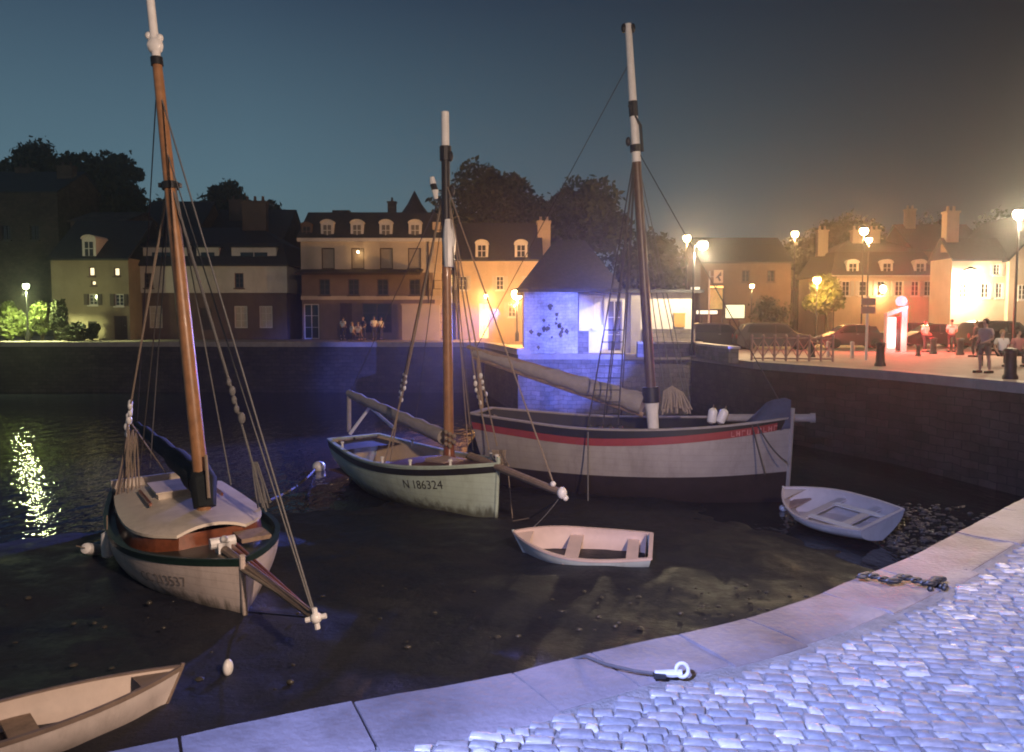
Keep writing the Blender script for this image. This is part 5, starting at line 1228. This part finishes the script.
# ------------------------------------------------------------------ cars
def make_car(label, paint, L=4.3, W=1.75, H=1.5, estate=True):
    T = thing('parked_car', label, 'car', (0, 0, 0), group='cars parked along the promenade'); h = L / 2
    prof = [(-h, .35), (-h + .02, .62), (-h + .1, .86), (-h + .18, 1.0), (-h + .5, H - .1), (-h + .95, H), (.1, H), (.55, H - .06), (1.15, .98), (h - .5, .84), (h - .08, .7), (h, .5), (h - .03, .3), (h - .3, .2), (-h + .3, .2)] if estate else \
           [(-h, .35), (-h + .02, .62), (-h + .1, .92), (-h + .55, .98), (-h + 1.15, H - .06), (-.35, H), (.2, H), (.55, H - .07), (1.2, .98), (h - .5, .86), (h - .08, .7), (h, .5), (h - .03, .3), (h - .3, .2), (-h + .3, .2)]
    mb = MB(); rows = []
    for y in (-W / 2, -W / 2 + .05, -W / 2 + .3, 0, W / 2 - .3, W / 2 - .05, W / 2):
        e = abs(y) / (W / 2); row = []
        for x, z in prof:
            tum = .18 * max(0, (z - .95)) / .5; yy = y * (1 - tum); sx = 1 - .025 * max(0, e - .8) * 5; zz = z - (.03 * max(0, e - .9) * 10 if z > .6 else 0)
            row.append((x * sx, yy, zz))
        row.append(row[0]); rows.append(row)
    mb.grid(rows); n = len(prof) + 1; mb.f += [tuple(range(n - 1)), tuple(6 * n + j for j in range(n - 1))]; mb.mi += [0, 0]
    mb.build('body', paint, T, local=True, smooth=40)
    for s_ in (-1, 1):
        y = s_ * (W / 2 + .004)
        def yz(z): return s_ * (W / 2 * (1 - .18 * max(0, z - .95) / .5) + .006 - .0)
        q = [(-h + .62, .99), (-h + .8, H - .14), (-.1, H - .12), (-.1, .97)]; q2 = [(-.02, .97), (-.02, H - .12), (.45, H - .14), (.98, .97)]
        mb = MB(); [mb.add([(x, yz(z), z) for x, z in qq], [(0, 1, 2, 3)]) for qq in (q, q2)]; mb.build('side_window', GLASS, T, local=True, smooth=0)
        mb = MB(); mb.box(-.2, -.05, min(yz(.85), yz(.85) + .02 * s_), max(yz(.85), yz(.85) + .02 * s_), .86, .89); mb.build('door_handle', METAL, T, local=True)
        MB().ball((.78, s_ * (W / 2 + .08), 1.0), .09, 6, (.6, 1, .8)).build('wing_mirror', paint, T, local=True)
        MB().ball((h - .1, s_ * (W / 2 - .3), .66), .13, 7, (.5, 1.3, .7)).build('headlight', FLOAT, T, local=True)
        MB().ball((-h + .06, s_ * (W / 2 - .22), .75), .12, 7, (.4, .8, 1.3)).build('tail_light', REDP, T, local=True)
        for xx in (-h + .8, h - .85):
            wv = MB().lathe([(.22, -.11), (.3, -.1), (.325, -.05), (.325, .05), (.3, .1), (.22, .11)], (xx, s_ * (W / 2 - .1), .32), 20, axis=(0, 1, 0)).build('wheel', TYRE, T, local=True)
            rm = MB(); rm.lathe([(.03, .1), (.08, .105), (.2, .1), (.215, .112), (.215, -.05), (.03, -.05)], (xx, s_ * (W / 2 - .1), .32), 20, axis=(0, s_, 0)); rm.build('rim', METAL, wv, local=True)
    mb = MB(); mb.add([(.6, -W * .38, H - .09), (.6, W * .38, H - .09), (1.13, W * .42, 1.01), (1.13, -W * .42, 1.01)], [(0, 1, 2, 3)]); 
    for i in range(len(mb.v)): x, y, z = mb.v[i]; mb.v[i] = (x + .012, y, z + .012)
    mb.build('windscreen', GLASS, T, local=True, smooth=0)
    MB().box(h - .01, h + .02, -.26, .26, .36, .47).build('number_plate', FLOAT, T, local=True, smooth=0)
    return T
c1_ = make_car('long dark estate car behind the crossed railing', CARD, 4.6, 1.8, 1.55)
c2_ = make_car('dark maroon hatchback right of the long estate car', CARR, 4.0, 1.7, 1.48, False)
def car_at(src, px, Y, rz, label, s=1.0, first=False):
    o = src if first else copy_tree(src); o.location = (HX(px, Y), Y, 0); o.rotation_euler = (0, 0, rz); o.scale = (s,) * 3; o['label'] = label
    return o
car_at(c1_, 774, 47, R(-6), 'long dark estate car behind the crossed railing', 1.0, True)
car_at(c2_, 852, 49, R(172), 'maroon car directly behind the white sign post', 1.0, True)
car_at(c1_, 716, 49, R(8), 'dark car half hidden by the white annexe')
car_at(c2_, 934, 52, R(175), 'dark red car right of the lit kiosk, below the orange house')
car_at(c1_, 1000, 47, R(5), 'dark car at the right photo edge behind the group of people', 1.08)
car_at(c1_, 908, 60, R(170), 'farthest dark car, behind the red beacon')
car_at(c2_, 968, 54, R(3), 'dark car beneath the floodlit house wall')

# ------------------------------------------------------------------ people
def skin_mesh(nodes, edges, root, name, m, sub=1, parent=None):
    """nodes: name->(pos, radius)"""
    ks = list(nodes); me = bpy.data.meshes.new(name); me.from_pydata([nodes[k][0] for k in ks], [(ks.index(a), ks.index(b)) for a, b in edges], [])
    o = bpy.data.objects.new(name, me); col.objects.link(o)
    o.modifiers.new('s', 'SKIN').use_smooth_shade = True
    lay = me.skin_vertices[0] if me.skin_vertices else None
    if lay is None:
        import bmesh
        bm = bmesh.new(); bm.from_mesh(me); bm.verts.layers.skin.verify(); bm.to_mesh(me); bm.free(); lay = me.skin_vertices[0]
    for i, k in enumerate(ks):
        r = nodes[k][1]; lay.data[i].radius = r if isinstance(r, tuple) else (r, r); lay.data[i].use_root = (k == root)
    sb = o.modifiers.new('u', 'SUBSURF'); sb.levels = sub; sb.render_levels = sub
    dg = bpy.context.evaluated_depsgraph_get(); m2 = bpy.data.meshes.new_from_object(o.evaluated_get(dg))
    bpy.data.objects.remove(o); m2.name = name; m2.materials.clear(); m2.materials.append(m)
    m2.polygons.foreach_set('use_smooth', [True] * len(m2.polygons))
    o = bpy.data.objects.new(name, m2); col.objects.link(o)
    if parent: o.parent = parent; WM[o] = WM[parent]
    return o
def make_person(label, group, top, bottoms, hair, shorts=False, pose='stand', seed=0):
    T = thing('person', label, 'person', (0, 0, 0), group=group); rng = random.Random(seed)
    sit = pose == 'sit'; dz = -.42 if sit else 0
    def V(x, y, z): return (x, y, z + dz)
    N = {'pel': (V(0, 0, .95), (.15, .11)), 'sp': (V(0, .01, 1.12), (.13, .1)), 'ch': (V(0, .01, 1.32), (.16, .11)), 'nk': (V(0, .0, 1.46), .055), 'hb': (V(0, -.01, 1.54), .06), 'hm': (V(0, -.02, 1.62), (.08, .095)), 'ht': (V(0, -.01, 1.7), (.06, .07))}
    E = [('pel', 'sp'), ('sp', 'ch'), ('ch', 'nk'), ('nk', 'hb'), ('hb', 'hm'), ('hm', 'ht')]
    TOPN = {'pel': (V(0, 0, .93), (.165, .125)), 'sp': (V(0, .01, 1.12), (.15, .12)), 'ch': (V(0, .01, 1.31), (.175, .13)), 'nk': (V(0, 0, 1.43), .075)}; TOPE = [('pel', 'sp'), ('sp', 'ch'), ('ch', 'nk')]
    BN = {'pel': (V(0, 0, .95), (.16, .122))}; BE = []
    for s_, nm in ((-1, 'r'), (1, 'l')):
        bend = rng.uniform(.05, .3)
        sh = V(s_ * .19, .01, 1.38); el = V(s_ * .25, .04, 1.1); wr = V(s_ * (.24 - bend * .3), -.05 - bend * .5, .88 + bend * .45)
        N['sh' + nm] = (sh, .055); N['el' + nm] = (el, .042); N['wr' + nm] = (wr, .028)
        E += [('ch', 'sh' + nm), ('sh' + nm, 'el' + nm), ('el' + nm, 'wr' + nm)]
        d = (Vector(wr) - Vector(el)).normalized(); pm = Vector(wr) + d * .07; N['pm' + nm] = (tuple(pm), (.035, .02)); E.append(('wr' + nm, 'pm' + nm))
        for f in range(4):
            o_ = Vector((0, (f - 1.5) * .02, 0)); a_ = pm + d * .05 + o_; b_ = pm + d * (.085 + .012 * (1 - abs(f - 1.4))) + o_ + Vector((-s_ * .02, 0, 0))
            N['f%d%s' % (f, nm)] = (tuple(a_), .009); N['g%d%s' % (f, nm)] = (tuple(b_), .008); E += [('pm' + nm, 'f%d%s' % (f, nm)), ('f%d%s' % (f, nm), 'g%d%s' % (f, nm))]
        th = pm + Vector((-s_ * .01, -.045, 0)) + d * .01; N['th' + nm] = (tuple(th), .01); E.append(('pm' + nm, 'th' + nm))
        TOPN['sh' + nm] = (sh, .075); TOPN['el' + nm] = (tuple(Vector(sh).lerp(Vector(el), .65)), .068); TOPE += [('ch', 'sh' + nm), ('sh' + nm, 'el' + nm)]
        if sit: hp, kn, an, toe = V(s_ * .1, 0, .9), V(s_ * .12, -.42, .92), V(s_ * .12, -.4, .5), V(s_ * .13, -.58, .45)
        else:
            st = .06 * s_; hp, kn, an, toe = V(s_ * .1, 0, .88), V(s_ * .11, -.02 + st, .5), V(s_ * .12, .03 + st, .09), V(s_ * .15, -.14 + st, .035)
        N['hp' + nm] = (hp, .085); N['kn' + nm] = (kn, .058); N['cf' + nm] = (tuple(Vector(kn).lerp(Vector(an), .35) + Vector((0, .02, 0))), .055); N['an' + nm] = (an, .04); N['to' + nm] = (toe, (.045, .03))
        E += [('pel', 'hp' + nm), ('hp' + nm, 'kn' + nm), ('kn' + nm, 'cf' + nm), ('cf' + nm, 'an' + nm), ('an' + nm, 'to' + nm)]
        BN['hp' + nm] = (hp, .1); BN['kn' + nm] = (kn if not shorts else tuple(Vector(hp).lerp(Vector(kn), .9)), .075 if not shorts else .095); BE += [('pel', 'hp' + nm), ('hp' + nm, 'kn' + nm)]
        if not shorts: BN['an' + nm] = (tuple(Vector(kn).lerp(Vector(an), .93)), .058); BE.append(('kn' + nm, 'an' + nm))
        MB().box(toe[0] - .05, toe[0] + .05, toe[1] - .06, an[1] + .08, toe[2] - .04, toe[2] + .045).build('shoe', IRON, T, local=True)
    N['ns'] = ((0, -.115, 1.60 + dz), .014); E.append(('hm', 'ns'))
    bd = skin_mesh(N, E, 'pel', 'body', SKIN, 2, T)
    skin_mesh(TOPN, TOPE, 'pel', 'shirt', top, 2, T); skin_mesh(BN, BE, 'pel', 'shorts' if shorts else 'trousers', bottoms, 2, T)
    mb = MB(); o = len(mb.v); mb.ball((0, .012, 1.655 + dz), .105, 10, (.85, 1.0, 1.0)); mb.v = [(x, max(y, -.055) if z < 1.69 + dz else y, max(z, 1.57 + dz)) for x, y, z in mb.v]; mb.build('hair', hair, T, local=True)
    mb = MB(); [mb.ball((s_ * .033, -.098, 1.635 + dz), .011, 5) for s_ in (-1, 1)]; mb.build('eyes', BLACK, T, local=True)
    MB().box(-.022, .022, -.103, -.094, 1.562 + dz, 1.57 + dz).build('mouth', mat('lips', (.35, .12, .1), .5, .1, 9), T, local=True)
    return T
SHP = mat('shirt_pink_grey', (.42, .3, .28), .9, .1, 6); SHW = mat('shirt_white', (.75, .7, .65), .9, .05, 6); SHD = mat('shirt_dark', (.06, .05, .06), .9, .2, 6); TRD = mat('trousers_dark', (.05, .045, .05), .9, .2, 6); SHB = mat('shorts_brown', (.2, .13, .1), .9, .15, 6); SHR = mat('shirt_rose', (.5, .2, .18), .9, .1, 6); HAIR2 = mat('hair_fair', (.3, .2, .1), .7, .2, 20)
def person_at(src, px, pyb, rz, label, s=1.0, first=False, Y=None, z0=0):
    o = src if first else copy_tree(src); p = PZ(px, pyb, 0) if Y is None else Vector((HX(px, Y), Y, z0)); o.location = p; o.rotation_euler = (0, 0, rz); o.scale = (s,) * 3; o['label'] = label; return o
GQ = 'people on the promenade'
pa = make_person('a', GQ, SHP, SHB, HAIR, True, seed=1); person_at(pa, 984, 373, R(-70), 'person in dusty pink shirt and brown shorts standing near the quay edge', .98, True)
pb = make_person('b', GQ, SHW, TRD, HAIR, False, seed=2); person_at(pb, 925, 352, R(20), 'person in white shirt and dark trousers nearest the lit kiosk', .95, True)
person_at(pb, 951, 352, R(160), 'person in white shirt under the floodlit house, right of the first white shirt')
pc = make_person('c', GQ, SHD, TRD, HAIR2, False, seed=3); person_at(pc, 975, 357, R(-100), 'person in dark clothes half hidden behind the pink-shirted figure', .95, True)
pd = make_person('d', GQ, SHW, TRD, HAIR2, False, 'sit', seed=4); 
pe = make_person('e', GQ, SHR, TRD, HAIR, False, 'sit', seed=5)
BENCH = DKWOOD
t = thing('bench', 'dark wooden bench carrying the seated people by the right edge', 'bench', (HX(1012, 29), 29, 0))
mb = MB(); [mb.box(-1.1, 1.1, -.22 + k * .12, -.12 + k * .12, .40, .44) for k in range(4)]; mb.build('seat', BENCH, t, local=True, smooth=0)
mb = MB(); [mb.box(-1.1, 1.1, .26 + k * .03, .29 + k * .03, .52 + k * .14, .62 + k * .14) for k in range(3)]; mb.build('backrest', BENCH, t, local=True, smooth=0)
for x in (-.9, .9): mb = MB(); mb.box(x - .03, x + .03, -.2, -.15, 0, .398); mb.box(x - .03, x + .03, .2, .252, 0, .88); mb.build('leg', IRON, t, local=True, smooth=0)
person_at(pd, 1003, 0, R(0), 'person in white shirt seated at the left end of the bench', 1, True, Y=28.95)
person_at(pe, 1019, 0, R(10), 'person in rose shirt seated at the right end of the bench', 1, True, Y=28.95)
GT = 'people on the terrace of the long house'
pf = make_person('f', GT, SHW, TRD, HAIR, False, seed=6); person_at(pf, 374, 0, R(30), 'standing person in pale shirt at the terrace, right of the group', 1, True, Y=57.2, z0=FARZ)
for px, Yd, src, lab in ((343, 57.5, pf, 'standing person in pale shirt at the left end of the terrace group'), (381, 58.4, pf, 'standing person in pale shirt farthest right on the terrace'), (363, 57.8, pc, 'standing person in dark clothes in the middle of the terrace')):
    o = person_at(src, px, 0, R(random.uniform(0, 360)), lab, .97, False, Y=Yd, z0=FARZ); o['group'] = GT
for px, Yd, lab in ((352, 56.2, 'seated person in white shirt, left one of the close terrace pair'), (358, 56.4, 'seated person in white shirt, right one of the close terrace pair')):
    o = person_at(pd, px, 0, R(random.uniform(0, 360)), lab, 1, False, Y=Yd, z0=FARZ); o['group'] = GT
    c = thing('stool', 'dark stool under the ' + ('left' if px < 355 else 'right') + ' seated person of the terrace pair', 'stool', (HX(px, Yd), Yd, FARZ), group='terrace stools')
    MB().lathe([(.18, .40), (.19, .42), (.18, .44), (.02, .44)], (0, 0, 0), 12).build('seat', DKWOOD, c, local=True)
    for k_ in range(3): a = k_ * 2.1; MB().tube([(.08 * math.cos(a), .08 * math.sin(a), .4), (.18 * math.cos(a), .18 * math.sin(a), 0)], .015, 5).build('leg', IRON, c, local=True)

# ------------------------------------------------------------------ world, sun, floods, haze
w = bpy.data.worlds.new('World'); scn.world = w; w.use_nodes = True; nt = w.node_tree; N = nt.nodes; Lk = nt.links
bg = N['Background']; sky = N.new('ShaderNodeTexSky'); sky.sky_type = 'NISHITA'; sky.sun_disc = False
sky.sun_elevation = R(-2.5); sky.sun_rotation = R(-35); sky.air_density = 1.0; sky.dust_density = .6; sky.ozone_density = 2.0
tc = N.new('ShaderNodeTexCoord'); sp = N.new('ShaderNodeSeparateXYZ'); Lk.new(tc.outputs['Generated'], sp.inputs[0])
# dusk colours by elevation
rp = N.new('ShaderNodeValToRGB'); mr = N.new('ShaderNodeMapRange'); mr.inputs['From Min'].default_value = 0.0; mr.inputs['From Max'].default_value = .5
Lk.new(sp.outputs['Z'], mr.inputs['Value']); Lk.new(mr.outputs[0], rp.inputs['Fac'])
cr = rp.color_ramp; cr.elements[0].position = 0.0; cr.elements[0].color = (.22, .37, .40, 1); cr.elements[1].position = 1.0; cr.elements[1].color = (.022, .042, .078, 1)
e = cr.elements.new(.35); e.color = (.12, .225, .29, 1); e = cr.elements.new(.75); e.color = (.036, .07, .12, 1)
# darker towards the right, where the afterglow has gone
az = N.new('ShaderNodeMapRange'); az.inputs['From Min'].default_value = -.3; az.inputs['From Max'].default_value = .5; az.inputs['To Min'].default_value = 1.0; az.inputs['To Max'].default_value = .1
Lk.new(sp.outputs['X'], az.inputs['Value'])
ml = N.new('ShaderNodeMixRGB'); ml.blend_type = 'MULTIPLY'; ml.inputs['Fac'].default_value = 1; Lk.new(rp.outputs['Color'], ml.inputs['Color1']); Lk.new(az.outputs[0], ml.inputs['Color2'])
ns = N.new('ShaderNodeMixRGB'); ns.blend_type = 'ADD'; ns.inputs['Fac'].default_value = 0.06; Lk.new(ml.outputs['Color'], ns.inputs['Color1']); Lk.new(sky.outputs['Color'], ns.inputs['Color2'])
Lk.new(ns.outputs['Color'], bg.inputs['Color']); bg.inputs['Strength'].default_value = .74
light('sun', 'SUN', (0, 0, 30), .012, (1, .85, .7), target=(-4, 30, 0)).data.angle = R(10)
# floodlight, street light and projectors for boats, cobbles, shed; then two added blue spots
fl = Vector((6.0, -1.5, 6.0)); az_ = R(-28); dn = R(9)
light('quay_floodlight', 'SPOT', fl, 14500, (1.0, .72, .54), radius=.3, target=fl + Vector((math.sin(az_) * math.cos(dn), math.cos(az_) * math.cos(dn), -math.sin(dn))) * 30, size=R(74), blend=.75)
light('unseen_blue_spot', 'SPOT', (-2.0, -1.5, 4.0), 11000, (.36, .43, 1.0), radius=.12, target=(2.6, 3.7, 0), size=R(78), blend=1.0)
light('street_light', 'POINT', (17.5, 23.5, 7.2), 1700, (1.0, .74, .5), radius=.15)
light('unseen_blue_spot', 'SPOT', (13.6, 23.5, 3.4), 70000, (.11, .165, 1.0), radius=.08, target=(2.5, 40, .2), size=R(20), blend=.5)
light('unseen_blue_spot', 'SPOT', (4.2, 37.2, 1.4), 5500, (.16, .2, 1.0), radius=.1, target=(1.6, 23, -1.2), size=R(62), blend=1.0)  # added light without a fitting, makes haze, sail and deck glow blue
light('unseen_blue_spot', 'SPOT', (-.6, 39.0, 2.2), 42000, (.14, .2, 1.0), radius=.1, target=(-8, 24, WL), size=R(50), blend=1.0)  # added too, no lamp stands here; throws a blue band on the left water
hz = MB(); hz.box(-330, 330, -60, 330, -6.5, 42)
HM = bpy.data.materials.new('haze'); HM.use_nodes = True; nt = HM.node_tree; nt.nodes.clear()
out = nt.nodes.new('ShaderNodeOutputMaterial'); pv = nt.nodes.new('ShaderNodeVolumePrincipled'); pv.inputs['Color'].default_value = (.9, .9, .9, 1); pv.inputs['Density'].default_value = .0014; pv.inputs['Anisotropy'].default_value = .86
nt.links.new(pv.outputs[0], out.inputs['Volume'])
HAZE = True
if HAZE: tag(hz.build('haze', HM, smooth=0), kind='stuff')

# ------------------------------------------------------------------ render settings
scn.render.engine = 'CYCLES'
scn.view_settings.view_transform = 'Standard'; scn.view_settings.look = 'None'; scn.view_settings.gamma = 1; scn.view_settings.exposure = 0.0; scn.view_settings.use_curve_mapping = False
cy = scn.cycles; cy.use_denoising = True; cy.max_bounces = 6; cy.diffuse_bounces = 2; cy.glossy_bounces = 3; cy.volume_bounces = 0; cy.transmission_bounces = 2; cy.sample_clamp_indirect = 4; cy.use_light_tree = True; cy.filter_width = 1.9
